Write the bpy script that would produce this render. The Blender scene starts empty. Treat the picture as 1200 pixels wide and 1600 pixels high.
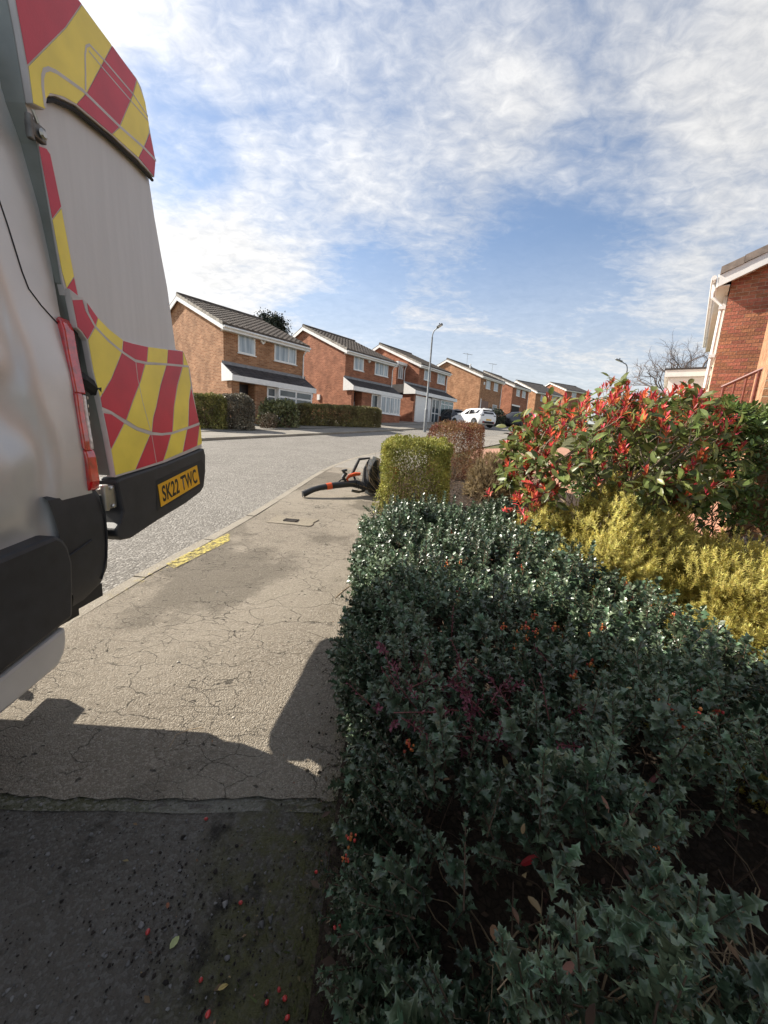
import bpy, math, random
import numpy as np
from mathutils import Vector, Matrix

S = bpy.context.scene
COL = S.collection
random.seed(7)
rng = np.random.default_rng(11)
R = math.radians

# ------------------------------------------------------------------ camera
CAM_H = 1.35
FPX = 612.3                      # focal length in pixels of the 1200 x 1600 photograph
up = np.array([.064, 1, .194]); up /= np.linalg.norm(up)
fw = np.array([0, 0, -1.]); fw = fw - fw @ up * up; fw /= np.linalg.norm(fw)
CM = np.stack([np.cross(fw, up), fw, up], 1)          # world -> camera
cam = bpy.data.cameras.new('camera'); camo = bpy.data.objects.new('camera', cam); COL.objects.link(camo)
m4 = Matrix([list(r) for r in CM]).transposed().to_4x4()
m4.translation = (0, 0, CAM_H); camo.matrix_world = m4
cam.sensor_fit = 'VERTICAL'; cam.sensor_height = 32; cam.lens = 32 * FPX / 1600
cam.clip_start = .05; cam.clip_end = 3000
S.camera = camo

def survey(px, py, d):
    """a measured point: sight line through a photo pixel, at optical depth d metres"""
    return CM.T @ np.array([(px - 600) / FPX, (800 - py) / FPX, -1.]) * d + np.array([0, 0, CAM_H])

# ------------------------------------------------------------------ sun, sky, exposure
SKY, CLOUD, EXPO = .080, .47, 1.13
LOBES = [(400, 430, 17, .10), (190, 90, 20, .13), (330, 510, 14, .17), (700, 330, 20, -.02), (1020, 150, 24, .16), (1000, 520, 16, .10), (270, 230, 8, -.40), (640, 190, 20, -.02), (60, 330, 24, .18),
         (900, 380, 13, -.30), (560, 440, 8, -.22), (1150, 260, 14, .10), (430, 250, 9, -.12)]
SUN_EL, SUN_DIR = R(37), np.array([-.925, .38])
sun_az = math.atan2(SUN_DIR[0], SUN_DIR[1])            # from +Y towards +X
sv = Vector((math.cos(SUN_EL) * math.sin(sun_az), math.cos(SUN_EL) * math.cos(sun_az), math.sin(SUN_EL)))
sl = bpy.data.lights.new('sun', 'SUN'); so = bpy.data.objects.new('sun', sl); COL.objects.link(so)
sl.energy = 4.6; sl.angle = R(.5); sl.color = (1, .93, .82)
so.rotation_euler = sv.to_track_quat('Z', 'Y').to_euler(); so.location = (-30, 12, 40)

W = bpy.data.worlds.new('World'); S.world = W; W.use_nodes = True
nt = W.node_tree; N = nt.nodes; LK = nt.links; N.clear()
def nn(t, **k):
    n = N.new(t)
    for a, b in k.items(): setattr(n, a, b)
    return n
def vmath(op, a, b=None):
    n = nn('ShaderNodeMath', operation=op)
    for i, x in enumerate((a, b)):
        if x is None: continue
        if isinstance(x, (int, float)): n.inputs[i].default_value = x
        else: LK.new(x, n.inputs[i])
    return n.outputs[0]
sky = nn('ShaderNodeTexSky', sky_type='NISHITA', sun_disc=False, sun_elevation=SUN_EL, sun_rotation=sun_az,
         air_density=1.0, dust_density=.6, ozone_density=2.2)
tc = nn('ShaderNodeTexCoord'); sep = nn('ShaderNodeSeparateXYZ'); LK.new(tc.outputs['Generated'], sep.inputs[0])
zc = vmath('MAXIMUM', sep.outputs[2], 0.0)
den = vmath('ADD', zc, .16)
cx = vmath('DIVIDE', sep.outputs[0], den); cy = vmath('DIVIDE', sep.outputs[1], den)
comb = nn('ShaderNodeCombineXYZ'); LK.new(cx, comb.inputs[0]); LK.new(cy, comb.inputs[1])
def noise(vec, scale, detail, rough, dist=0., rot=0., sc=(1, 1, 1), off=(0, 0, 0)):
    mp = nn('ShaderNodeMapping'); mp.inputs['Rotation'].default_value = (0, 0, rot); mp.inputs['Scale'].default_value = sc
    mp.inputs['Location'].default_value = off
    LK.new(vec, mp.inputs[0])
    n = nn('ShaderNodeTexNoise'); n.inputs['Scale'].default_value = scale; n.inputs['Detail'].default_value = detail
    n.inputs['Roughness'].default_value = rough; n.inputs['Distortion'].default_value = dist
    LK.new(mp.outputs[0], n.inputs['Vector']); return n.outputs[0]
big = noise(comb.outputs[0], .85, 5, .55, .5, R(25), (1, 1.5, 1), (3.1, 1.7, 0))
wisp = noise(comb.outputs[0], 1.75, 9, .60, .7, R(35), (1, 1.7, 1), (.4, .2, 0))
pebble = noise(comb.outputs[0], 17, 6, .62, .5, R(20), (1, 1.3, 1))
def lobe(px, py, r, gain):                               # one bank of cloud or one clear patch
    d = survey(px, py, 1) - np.array([0, 0, CAM_H]); d /= np.linalg.norm(d)
    n = nn('ShaderNodeVectorMath', operation='DOT_PRODUCT'); n.inputs[1].default_value = d
    LK.new(tc.outputs['Generated'], n.inputs[0])
    mr = nn('ShaderNodeMapRange', interpolation_type='SMOOTHSTEP'); LK.new(n.outputs['Value'], mr.inputs[0])
    mr.inputs[1].default_value = math.cos(R(r)); mr.inputs[2].default_value = 1
    mr.inputs[3].default_value = 0; mr.inputs[4].default_value = gain
    return mr.outputs[0]
dsum = vmath('ADD', vmath('MULTIPLY', big, .70), vmath('MULTIPLY', wisp, .80))
dsum = vmath('ADD', dsum, vmath('MULTIPLY', pebble, .40))
for l in LOBES: dsum = vmath('ADD', dsum, lobe(*l))
cov = nn('ShaderNodeMapRange', interpolation_type='SMOOTHSTEP'); LK.new(dsum, cov.inputs[0])
cov.inputs[1].default_value = .66; cov.inputs[2].default_value = 1.34; cov.inputs[3].default_value = .06; cov.inputs[4].default_value = .97
# thin milky veil near the horizon
hz = nn('ShaderNodeMapRange', interpolation_type='SMOOTHSTEP'); LK.new(sep.outputs[2], hz.inputs[0])
hz.inputs[1].default_value = .0; hz.inputs[2].default_value = .50; hz.inputs[3].default_value = .84; hz.inputs[4].default_value = 0
cover = vmath('MAXIMUM', cov.outputs[0], hz.outputs[0])
sd = nn('ShaderNodeVectorMath', operation='DOT_PRODUCT'); sd.inputs[1].default_value = sv; LK.new(tc.outputs['Generated'], sd.inputs[0])
fwd = vmath('POWER', vmath('MAXIMUM', sd.outputs['Value'], 0.0), 3.0)
grey = vmath('ADD', vmath('ADD', .36, vmath('MULTIPLY', wisp, .46)), vmath('MULTIPLY', pebble, .42))
bright = vmath('MULTIPLY', grey, vmath('ADD', CLOUD, vmath('MULTIPLY', fwd, .35)))
bsky = nn('ShaderNodeBackground'); LK.new(sky.outputs[0], bsky.inputs[0]); bsky.inputs[1].default_value = SKY
bcl = nn('ShaderNodeBackground'); bcl.inputs[0].default_value = (1, .99, .975, 1); LK.new(bright, bcl.inputs[1])
mix = nn('ShaderNodeMixShader'); LK.new(cover, mix.inputs[0]); LK.new(bsky.outputs[0], mix.inputs[1]); LK.new(bcl.outputs[0], mix.inputs[2])
out = nn('ShaderNodeOutputWorld'); LK.new(mix.outputs[0], out.inputs[0])

vs = S.view_settings; vs.view_transform = 'Standard'; vs.look = 'None'; vs.exposure = EXPO; vs.gamma = 1
S.render.engine = 'CYCLES'
# ------------------------------------------------------------------ materials
def mat(name, col, rough=.6, metal=0., var=.15, vscale=6., col2=None, bump=0., bscale=40., spec=.5, coat=0., island=0.,
        trans=0., fine=0., hue=0., stretch=None):
    """principled material: colour wanders with a noise, optional bump, per-leaf variation, translucency"""
    m = bpy.data.materials.new(name); m.use_nodes = True
    t = m.node_tree; n = t.nodes; L = t.links; b = n['Principled BSDF']
    b.inputs['Roughness'].default_value = rough; b.inputs['Metallic'].default_value = metal
    b.inputs['Specular IOR Level'].default_value = spec; b.inputs['Coat Weight'].default_value = coat
    tcn = n.new('ShaderNodeTexCoord'); nz = n.new('ShaderNodeTexNoise'); nz.inputs['Scale'].default_value = vscale
    nz.inputs['Detail'].default_value = 6; 
    if stretch:
        mp = n.new('ShaderNodeMapping'); mp.inputs['Scale'].default_value = stretch; L.new(tcn.outputs['Object'], mp.inputs[0]); L.new(mp.outputs[0], nz.inputs['Vector'])
    else: L.new(tcn.outputs['Object'], nz.inputs['Vector'])
    mx = n.new('ShaderNodeMix'); mx.data_type = 'RGBA'
    c1 = [max(0, c * (1 - var)) for c in col]; c2 = col2 or [min(1, c * (1 + var)) for c in col]
    mx.inputs[6].default_value = (*c1, 1); mx.inputs[7].default_value = (*c2, 1)
    mr = n.new('ShaderNodeMapRange'); mr.inputs[1].default_value = .33; mr.inputs[2].default_value = .67
    L.new(nz.outputs[0], mr.inputs[0]); L.new(mr.outputs[0], mx.inputs[0])
    cout = mx.outputs[2]
    if island:
        ge = n.new('ShaderNodeNewGeometry'); oi = n.new('ShaderNodeObjectInfo')
        ad = n.new('ShaderNodeMath'); ad.operation = 'ADD'; L.new(ge.outputs['Random Per Island'], ad.inputs[0]); L.new(oi.outputs['Random'], ad.inputs[1])
        fr = n.new('ShaderNodeMath'); fr.operation = 'FRACT'; L.new(ad.outputs[0], fr.inputs[0])
        hs = n.new('ShaderNodeHueSaturation'); L.new(cout, hs.inputs['Color'])
        v = n.new('ShaderNodeMapRange'); v.inputs[3].default_value = 1 - island; v.inputs[4].default_value = 1 + island
        L.new(fr.outputs[0], v.inputs[0]); L.new(v.outputs[0], hs.inputs['Value'])
        if hue:
            m2 = n.new('ShaderNodeMath'); m2.operation = 'MULTIPLY'; m2.inputs[1].default_value = 7.31; L.new(fr.outputs[0], m2.inputs[0])
            f2 = n.new('ShaderNodeMath'); f2.operation = 'FRACT'; L.new(m2.outputs[0], f2.inputs[0])
            h = n.new('ShaderNodeMapRange'); h.inputs[3].default_value = .5 - hue; h.inputs[4].default_value = .5 + hue
            L.new(f2.outputs[0], h.inputs[0]); L.new(h.outputs[0], hs.inputs['Hue'])
        cout = hs.outputs[0]
    L.new(cout, b.inputs['Base Color'])
    if bump or fine:
        n2 = n.new('ShaderNodeTexNoise'); n2.inputs['Scale'].default_value = bscale; n2.inputs['Detail'].default_value = 5
        L.new(tcn.outputs['Object'], n2.inputs['Vector'])
        bp = n.new('ShaderNodeBump'); bp.inputs['Strength'].default_value = bump; bp.inputs['Distance'].default_value = .02
        L.new(n2.outputs[0], bp.inputs['Height']); L.new(bp.outputs[0], b.inputs['Normal'])
    if trans:
        tr = n.new('ShaderNodeBsdfTranslucent'); L.new(cout, tr.inputs[0])
        ms = n.new('ShaderNodeMixShader'); ms.inputs[0].default_value = trans
        o = n['Material Output']; L.new(b.outputs[0], ms.inputs[1]); L.new(tr.outputs[0], ms.inputs[2]); L.new(ms.outputs[0], o.inputs[0])
    return m

# ------------------------------------------------------------------ mesh builder
class MB:
    def __init__(s): s.v = []; s.f = []; s.mi = []
    def add(s, vs, fs, mi=0):
        o = len(s.v); s.v += [tuple(map(float, p)) for p in vs]
        for f in fs: s.f.append(tuple(i + o for i in f)); s.mi.append(mi)
        return s
    def box(s, x0, x1, y0, y1, z0, z1, mi=0):
        if x0 > x1: x0, x1 = x1, x0
        if y0 > y1: y0, y1 = y1, y0
        if z0 > z1: z0, z1 = z1, z0
        return s.add([(x0, y0, z0), (x1, y0, z0), (x1, y1, z0), (x0, y1, z0), (x0, y0, z1), (x1, y0, z1), (x1, y1, z1), (x0, y1, z1)],
                     [(0, 3, 2, 1), (4, 5, 6, 7), (0, 1, 5, 4), (1, 2, 6, 5), (2, 3, 7, 6), (3, 0, 4, 7)], mi)
    def poly(s, pts, mi=0): return s.add(pts, [tuple(range(len(pts)))], mi)
    def prism(s, pts, vec, mi=0):
        """pts: flat outline (3d), pushed along vec, closed"""
        n = len(pts); q = [tuple(np.array(p) + np.array(vec)) for p in pts]
        fs = [tuple(range(n))[::-1], tuple(range(n, 2 * n))] + [(i, (i + 1) % n, n + (i + 1) % n, n + i) for i in range(n)]
        return s.add(list(pts) + q, fs, mi)
    def tube(s, pts, rad, n=8, mi=0, cap=True, sx=1., flat=None):
        pts = [np.array(p, float) for p in pts]; k = len(pts)
        if isinstance(rad, (int, float)): rad = [rad] * k
        vs = []; ref = None
        for i, p in enumerate(pts):
            t = pts[min(i + 1, k - 1)] - pts[max(i - 1, 0)]; t /= (np.linalg.norm(t) + 1e-9)
            if ref is None: ref = np.cross(t, (0, 0, 1) if abs(t[2]) < .9 else (1, 0, 0))
            a = ref - ref @ t * t; a /= (np.linalg.norm(a) + 1e-9); ref = a; b = np.cross(t, a)
            for j in range(n):
                w = 2 * math.pi * j / n
                vs.append(p + rad[i] * (math.cos(w) * a + sx * math.sin(w) * b))
        fs = [(i * n + j, i * n + (j + 1) % n, (i + 1) * n + (j + 1) % n, (i + 1) * n + j) for i in range(k - 1) for j in range(n)]
        if cap: fs += [tuple(range(n))[::-1], tuple(range((k - 1) * n, k * n))]
        return s.add(vs, fs, mi)
    def lathe(s, prof, n=16, mi=0, org=(0, 0, 0), axis='z'):
        vs = []
        for r, z in prof:
            for j in range(n):
                w = 2 * math.pi * j / n; p = (r * math.cos(w), r * math.sin(w), z)
                if axis == 'x': p = (p[2], p[0], p[1])
                if axis == 'y': p = (p[0], p[2], p[1])
                vs.append(tuple(np.array(p) + np.array(org)))
        k = len(prof)
        fs = [(i * n + j, i * n + (j + 1) % n, (i + 1) * n + (j + 1) % n, (i + 1) * n + j) for i in range(k - 1) for j in range(n)]
        fs += [tuple(range(n))[::-1], tuple(range((k - 1) * n, k * n))]
        return s.add(vs, fs, mi)
    def grid(s, P, mi=0):
        """P[i][j] points -> quads"""
        a, b = len(P), len(P[0]); vs = [p for r in P for p in r]
        return s.add(vs, [(i * b + j, i * b + j + 1, (i + 1) * b + j + 1, (i + 1) * b + j) for i in range(a - 1) for j in range(b - 1)], mi)
    def build(s, name, mats, parent=None, smooth=False, origin=None, bevel=0, kind=None):
        me = bpy.data.meshes.new(name)
        o3 = np.array(origin if origin is not None else (0, 0, 0), float)
        me.from_pydata([tuple(np.array(p) - o3) for p in s.v], [], s.f)
        for m in (mats if isinstance(mats, (list, tuple)) else [mats]): me.materials.append(m)
        if len(me.polygons) == len(s.mi): me.polygons.foreach_set('material_index', s.mi)
        if smooth: me.polygons.foreach_set('use_smooth', [True] * len(me.polygons))
        me.update()
        ob = bpy.data.objects.new(name, me); COL.objects.link(ob)
        if parent: ob.parent = parent
        if origin is not None and parent is None: ob.location = origin
        if bevel:
            bv = ob.modifiers.new('bevel', 'BEVEL'); bv.width = bevel; bv.segments = 2; bv.limit_method = 'ANGLE'; bv.angle_limit = R(38)
        if smooth:
            me.set_sharp_from_angle(angle=R(38))
        if kind: ob['kind'] = kind
        return ob

def tag(o, label=None, cat=None, group=None, kind=None):
    for k, v in (('label', label), ('category', cat), ('group', group), ('kind', kind)):
        if v: o[k] = v
    return o
def thing(name, label, cat, loc=(0, 0, 0), rz=0., group=None):
    o = bpy.data.objects.new(name, None); COL.objects.link(o); o.location = tuple(map(float, loc)); o.rotation_euler = (0, 0, rz)
    o.empty_display_size = .1
    return tag(o, label, cat, group)
def kids(o): return [c for c in bpy.data.objects if c.parent == o]
def copy_tree(o, parent=None):
    c = o.copy(); COL.objects.link(c)
    if parent: c.parent = parent
    for k in list(o.children): copy_tree(k, c)
    return c

# ------------------------------------------------------------------ many small leaves at once
def tri_template(v, f): return np.array(v, float), np.array(f, int)
def frames(y, z):
    """columns x,y,z from leaf direction y and approximate upper normal z (both K,3)"""
    y = y / (np.linalg.norm(y, axis=1, keepdims=True) + 1e-9)
    x = np.cross(y, z); x /= (np.linalg.norm(x, axis=1, keepdims=True) + 1e-9)
    return np.stack([x, y, np.cross(x, y)], 2)
def scatter(tv, tf, A, P):
    V = np.einsum('kij,nj->kni', A, tv) + P[:, None, :]; k, n, _ = V.shape
    F = tf[None] + (np.arange(k) * n)[:, None, None]
    return V.reshape(-1, 3), F.reshape(-1, 3)
def np_mesh(name, V, F, material, parent=None, kind='stuff', smooth=False):
    me = bpy.data.meshes.new(name); nv, nf = len(V), len(F)
    me.vertices.add(nv); me.vertices.foreach_set('co', np.ascontiguousarray(V, np.float32).ravel())
    me.loops.add(nf * 3); me.loops.foreach_set('vertex_index', F.astype(np.int32).ravel())
    me.polygons.add(nf); me.polygons.foreach_set('loop_start', np.arange(0, nf * 3, 3, dtype=np.int32))
    me.materials.append(material)
    if smooth: me.polygons.foreach_set('use_smooth', np.ones(nf, bool))
    me.update(calc_edges=True); me.validate()
    ob = bpy.data.objects.new(name, me); COL.objects.link(ob)
    if parent: ob.parent = parent
    if kind: ob['kind'] = kind
    return ob
def single_mesh(name, tv, tf, material):
    me = bpy.data.meshes.new(name); me.from_pydata([tuple(p) for p in tv], [], [tuple(map(int, f)) for f in tf]); me.materials.append(material)
    return me
def place_parts(name, me, A, P, parent):
    off = np.array(parent.location)
    for a, p in zip(A, P):
        o = bpy.data.objects.new(name, me); COL.objects.link(o); o.parent = parent
        M = Matrix([[*a[0], p[0] - off[0]], [*a[1], p[1] - off[1]], [*a[2], p[2] - off[2]], [0, 0, 0, 1]])
        o.matrix_local = M
def unit(v): return v / (np.linalg.norm(v, axis=-1, keepdims=True) + 1e-9)
def sprigs(P, AX, n, L, leaf, tilt0=75, tilt1=30, start=.15, jit=.25):
    """spiral sprigs: returns leaf matrices A,P and stem matrices. P,AX (K,3); L,leaf (K,)"""
    K = len(P); AX = unit(AX)
    ref = unit(np.cross(AX, rng.normal(size=(K, 3)))); bi = np.cross(AX, ref)
    i = np.arange(n); t = start + (1 - start) * (i + .5) / n
    ang = i[None] * 2.399 + rng.uniform(0, 6.28, (K, 1)) + rng.normal(0, jit, (K, n))
    rad = np.cos(ang)[..., None] * ref[:, None] + np.sin(ang)[..., None] * bi[:, None]
    tilt = np.radians(tilt0 + (tilt1 - tilt0) * t)[None] + rng.normal(0, jit * .6, (K, n))
    d = np.cos(tilt)[..., None] * AX[:, None] + np.sin(tilt)[..., None] * rad
    up_ = np.sin(tilt)[..., None] * AX[:, None] - np.cos(tilt)[..., None] * rad
    up_ = up_ + rng.normal(0, jit * .5, (K, n, 3))
    pos = P[:, None] + AX[:, None] * (t[None] * L[:, None])[..., None] + rad * .002
    size = leaf[:, None] * (1 - .35 * np.abs(t - .55))[None] * rng.uniform(.75, 1.2, (K, n))
    A = frames(d.reshape(-1, 3), up_.reshape(-1, 3)) * size.reshape(-1, 1, 1)
    SA = frames(AX, np.tile([[.3, .5, .8]], (K, 1)))
    SA = SA * np.stack([np.full(K, .0022), L, np.full(K, .0022)], 1)[:, None, :]
    return A, pos.reshape(-1, 3), SA, P
STEM_T = tri_template([(1, 0, 0), (-.5, 0, .87), (-.5, 0, -.87), (.6, 1, 0), (-.3, 1, .5), (-.3, 1, -.5)],
                      [(0, 1, 4), (0, 4, 3), (1, 2, 5), (1, 5, 4), (2, 0, 3), (2, 3, 5)])
def spiny():
    ts = [0, .16, .27, .43, .54, .68, .79, 1.0]; ws = [.04, .28, .15, .38, .20, .32, .12, 0]
    v = []; f = []
    for t, w in zip(ts, ws):
        zc = -.55 * (t - .35) ** 2
        spine = w > .28
        v += [(0, t, zc), (-w * .95, t + (.05 if spine else 0), zc + .42 * w + (.07 if spine else 0)), (w * .95, t + (.05 if spine else 0), zc + .42 * w + (.07 if spine else 0))]
    for i in range(7):
        a, b = 3 * i, 3 * i + 3
        f += [(a, b, a + 1), (a + 1, b, b + 1), (a, a + 2, b), (a + 2, b + 2, b)]
    return tri_template(v, f)
SPINY = spiny()
SPINY_LO = tri_template([(0, 0, 0), (-.30, .2, .08), (-.15, .34, .03), (-.42, .55, .11), (0, 1, -.14), (.42, .55, .11), (.15, .34, .03), (.30, .2, .08), (0, .5, -.02)],
                        [(0, 8, 1), (1, 8, 2), (2, 8, 3), (3, 8, 4), (4, 8, 5), (5, 8, 6), (6, 8, 7), (7, 8, 0)])
OVAL = tri_template([(0, 0, 0), (0, .35, -.03), (0, .7, -.06), (0, 1, -.16), (-.17, .2, .03), (-.23, .5, .03), (-.15, .8, -.02), (.17, .2, .03), (.23, .5, .03), (.15, .8, -.02)],
                    [(0, 1, 4), (4, 1, 5), (1, 2, 5), (5, 2, 6), (2, 3, 6), (0, 7, 1), (7, 8, 1), (1, 8, 2), (8, 9, 2), (2, 9, 3)])
OVAL_LO = tri_template([(0, 0, 0), (-.26, .5, .05), (0, 1, -.1), (.26, .5, .05)], [(0, 2, 1), (0, 3, 2)])
NEEDLE = tri_template([(-.09, 0, 0), (.09, 0, 0), (0, 1, 0)], [(0, 1, 2)])

# ------------------------------------------------------------------ the lie of the land
def gz(y):
    y = max(y, 0.)
    if y > 45: return .062 * 45 + .00045 * 2025 + .07 * min(y - 45, 60)
    return .062 * y + .00045 * y * y
gzv = np.vectorize(gz)
# ------------------------------------------------------------------ ground materials
def ground_mat(name, c1, c2, chip, chip_scale, chip_amt, bump, crack=0., crack_scale=2.6, moss=None, moss_x=None, rough=.9, crack_col=(.03, .026, .02), patch=None, dirt=0., edge=1.):
    m = bpy.data.materials.new(name); m.use_nodes = True; t = m.node_tree; n = t.nodes; L = t.links; b = n['Principled BSDF']
    b.inputs['Roughness'].default_value = rough; b.inputs['Specular IOR Level'].default_value = .3
    tcn = n.new('ShaderNodeTexCoord'); co = tcn.outputs['Object']
    def nz(sc, det=6, ro=.55, vec=None):
        q = n.new('ShaderNodeTexNoise'); q.inputs['Scale'].default_value = sc; q.inputs['Detail'].default_value = det; q.inputs['Roughness'].default_value = ro
        L.new(vec or co, q.inputs['Vector']); return q.outputs[0]
    def rng_(x, a, b_, c=0., d=1.):
        q = n.new('ShaderNodeMapRange'); q.interpolation_type = 'SMOOTHSTEP'; L.new(x, q.inputs[0])
        for i, v in enumerate((a, b_, c, d)): q.inputs[i + 1].default_value = v
        return q.outputs[0]
    def mixc(f, a, c):
        q = n.new('ShaderNodeMix'); q.data_type = 'RGBA'
        if isinstance(f, float): q.inputs[0].default_value = f
        else: L.new(f, q.inputs[0])
        for i, v in ((6, a), (7, c)):
            if isinstance(v, tuple): q.inputs[i].default_value = (*v, 1)
            else: L.new(v, q.inputs[i])
        return q.outputs[2]
    def mm(op, a, c):
        q = n.new('ShaderNodeMath'); q.operation = op
        for i, v in enumerate((a, c)):
            if isinstance(v, (int, float)): q.inputs[i].default_value = v
            else: L.new(v, q.inputs[i])
        return q.outputs[0]
    col = mixc(rng_(nz(1.1, 8, .62), .36, .64), c1, c2)
    vo = n.new('ShaderNodeTexVoronoi'); vo.inputs['Scale'].default_value = chip_scale; L.new(co, vo.inputs['Vector'])
    sc = n.new('ShaderNodeSeparateColor'); L.new(vo.outputs['Color'], sc.inputs[0])
    v2 = n.new('ShaderNodeTexVoronoi'); v2.inputs['Scale'].default_value = chip_scale; v2.feature = 'DISTANCE_TO_EDGE'; L.new(co, v2.inputs['Vector'])
    fines = nz(chip_scale * 1.9, 3, .6)
    col = mixc(mm('MULTIPLY', rng_(sc.outputs[0], .35, .95), chip_amt), col, chip)
    col = mixc(mm('MULTIPLY', rng_(v2.outputs['Distance'], .16, .0), chip_amt * .8 * edge), col, tuple(x * .38 for x in c1))
    # grime in large soft blotches
    col = mixc(mm('MULTIPLY', rng_(nz(4.3, 9, .7), .52, .74), .42), col, tuple(x * .5 for x in c1))
    h = mm('ADD', mm('MULTIPLY', vo.outputs['Distance'], -.8), mm('ADD', mm('MULTIPLY', fines, .7), mm('MULTIPLY', nz(34, 6, .7), .9)))
    h = mm('MULTIPLY', h, bump)
    if patch:
        pm = rng_(nz(.9, 5, .5), patch, patch + .07); h = mm('MULTIPLY', h, mm('ADD', 1., mm('MULTIPLY', pm, 2.2)))
        col = mixc(mm('MULTIPLY', pm, .14), col, tuple(x * .7 for x in c1))
    if crack:
        wob = n.new('ShaderNodeTexNoise'); wob.inputs['Scale'].default_value = 5; wob.inputs['Detail'].default_value = 6; L.new(co, wob.inputs['Vector'])
        va = n.new('ShaderNodeVectorMath'); va.operation = 'MULTIPLY_ADD'; L.new(wob.outputs['Color'], va.inputs[0]); va.inputs[1].default_value = (.26, .26, .26)
        sq_ = n.new('ShaderNodeVectorMath'); sq_.operation = 'MULTIPLY'; L.new(co, sq_.inputs[0]); sq_.inputs[1].default_value = (.8, 1.5, 1); L.new(sq_.outputs[0], va.inputs[2])
        tot = None
        for sc_, w_, lo in ((crack_scale, .0055, .455), (crack_scale * 2.3, .0050, .49)):
            e = n.new('ShaderNodeTexVoronoi'); e.feature = 'DISTANCE_TO_EDGE'; e.inputs['Scale'].default_value = sc_; L.new(va.outputs[0], e.inputs['Vector'])
            wid = mm('MULTIPLY', rng_(nz(2.7, 4), .35, .68), w_ * sc_ * .62)
            line = rng_(mm('DIVIDE', e.outputs['Distance'], mm('ADD', wid, .0008)), 1., .35)
            line = mm('MULTIPLY', line, rng_(nz(1.35 * (1 if tot is None else 1.4), 3), lo, lo + .07))
            tot = line if tot is None else mm('MAXIMUM', tot, line)
        col = mixc(mm('MULTIPLY', tot, crack), col, crack_col)
        h = mm('SUBTRACT', h, mm('MULTIPLY', tot, 1.6))
        # pock marks
        pv = n.new('ShaderNodeTexVoronoi'); pv.inputs['Scale'].default_value = 21; L.new(va.outputs[0], pv.inputs['Vector'])
        ps = n.new('ShaderNodeSeparateColor'); L.new(pv.outputs['Color'], ps.inputs[0])
        pk = mm('MULTIPLY', rng_(pv.outputs['Distance'], .22, .10), rng_(ps.outputs[1], .74, .8))
        col = mixc(mm('MULTIPLY', pk, .8), col, crack_col); h = mm('SUBTRACT', h, mm('MULTIPLY', pk, 1.2))
    if moss:
        sx = n.new('ShaderNodeSeparateXYZ'); L.new(co, sx.inputs[0])
        mk = mm('MULTIPLY', rng_(mm('ADD', sx.outputs[0], mm('MULTIPLY', nz(3.2, 8, .7), .62)), moss_x[0], moss_x[1]), rng_(nz(9, 8, .75), .38, .6))
        col = mixc(mm('MULTIPLY', mk, .85), col, moss); h = mm('ADD', h, mm('MULTIPLY', mk, nz(90, 4)))
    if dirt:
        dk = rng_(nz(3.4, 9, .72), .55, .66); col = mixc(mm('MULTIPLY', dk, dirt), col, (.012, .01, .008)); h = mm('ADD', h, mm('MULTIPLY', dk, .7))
    L.new(col, b.inputs['Base Color'])
    bp = n.new('ShaderNodeBump'); bp.inputs['Strength'].default_value = 1; bp.inputs['Distance'].default_value = .008
    L.new(h, bp.inputs['Height']); L.new(bp.outputs[0], b.inputs['Normal'])
    return m

MROAD = ground_mat('road_chippings', (.180, .164, .142), (.222, .204, .178), (.40, .375, .335), 46, .66, 2.0)
MPAVE = ground_mat('old_pavement_asphalt', (.225, .19, .145), (.30, .258, .20), (.39, .345, .28), 150, .75, 1.15, crack=.66, crack_scale=3.3, edge=.5, moss=(.20, .19, .055), moss_x=(.10, .34), patch=.54)
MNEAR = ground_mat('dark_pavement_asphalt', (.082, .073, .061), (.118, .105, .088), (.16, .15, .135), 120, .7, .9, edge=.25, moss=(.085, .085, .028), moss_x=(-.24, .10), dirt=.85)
MFARP = ground_mat('far_pavement_asphalt', (.20, .18, .15), (.27, .245, .21), (.33, .31, .27), 60, .5, .5)
MKERB = ground_mat('kerb_concrete', (.235, .205, .16), (.31, .275, .22), (.38, .35, .29), 110, .5, .5)
MSOIL = ground_mat('bed_soil', (.030, .021, .014), (.052, .036, .024), (.085, .06, .042), 45, .6, 1.6)
MGARD = ground_mat('garden_turf', (.075, .085, .030), (.12, .115, .045), (.15, .14, .06), 60, .5, 1.2)
MDRIVE = ground_mat('drive_pavers', (.36, .19, .125), (.44, .24, .16), (.46, .27, .20), 40, .5, .4)
MJOINT = ground_mat('joint_fill', (.07, .07, .032), (.20, .19, .165), (.26, .25, .22), 110, .5, 1.0, edge=.2)

def resample(P, n):
    P = np.array(P, float); d = np.r_[0, np.cumsum(np.linalg.norm(np.diff(P, axis=0), axis=1))]
    # smooth first: corner cutting
    for _ in range(3):
        Q = [P[0]]
        for a, b in zip(P[:-1], P[1:]): Q += [.75 * a + .25 * b, .25 * a + .75 * b]
        P = np.array(Q + [P[-1]])
    d = np.r_[0, np.cumsum(np.linalg.norm(np.diff(P, axis=0), axis=1))]
    t = np.linspace(0, d[-1], n)
    return np.stack([np.interp(t, d, P[:, k]) for k in (0, 1)], 1)
def offset(P, d):
    T = np.gradient(P, axis=0); T /= np.linalg.norm(T, axis=1, keepdims=True)
    return P + np.stack([-T[:, 1], T[:, 0]], 1) * d          # + = to the left of travel
NK = resample([(-2.02, -14), (-2.0, 0), (-1.97, 2.4), (-1.85, 3.2), (-1.68, 4.6), (-1.57, 6.25), (-1.5, 7.5), (-1.29, 9.36), (-.83, 11.25), (-.13, 12.8), (1.05, 15), (2.9, 18.3), (5.6, 23), (9.5, 29.7), (14.5, 38.4), (26, 58)], 160)
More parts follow.
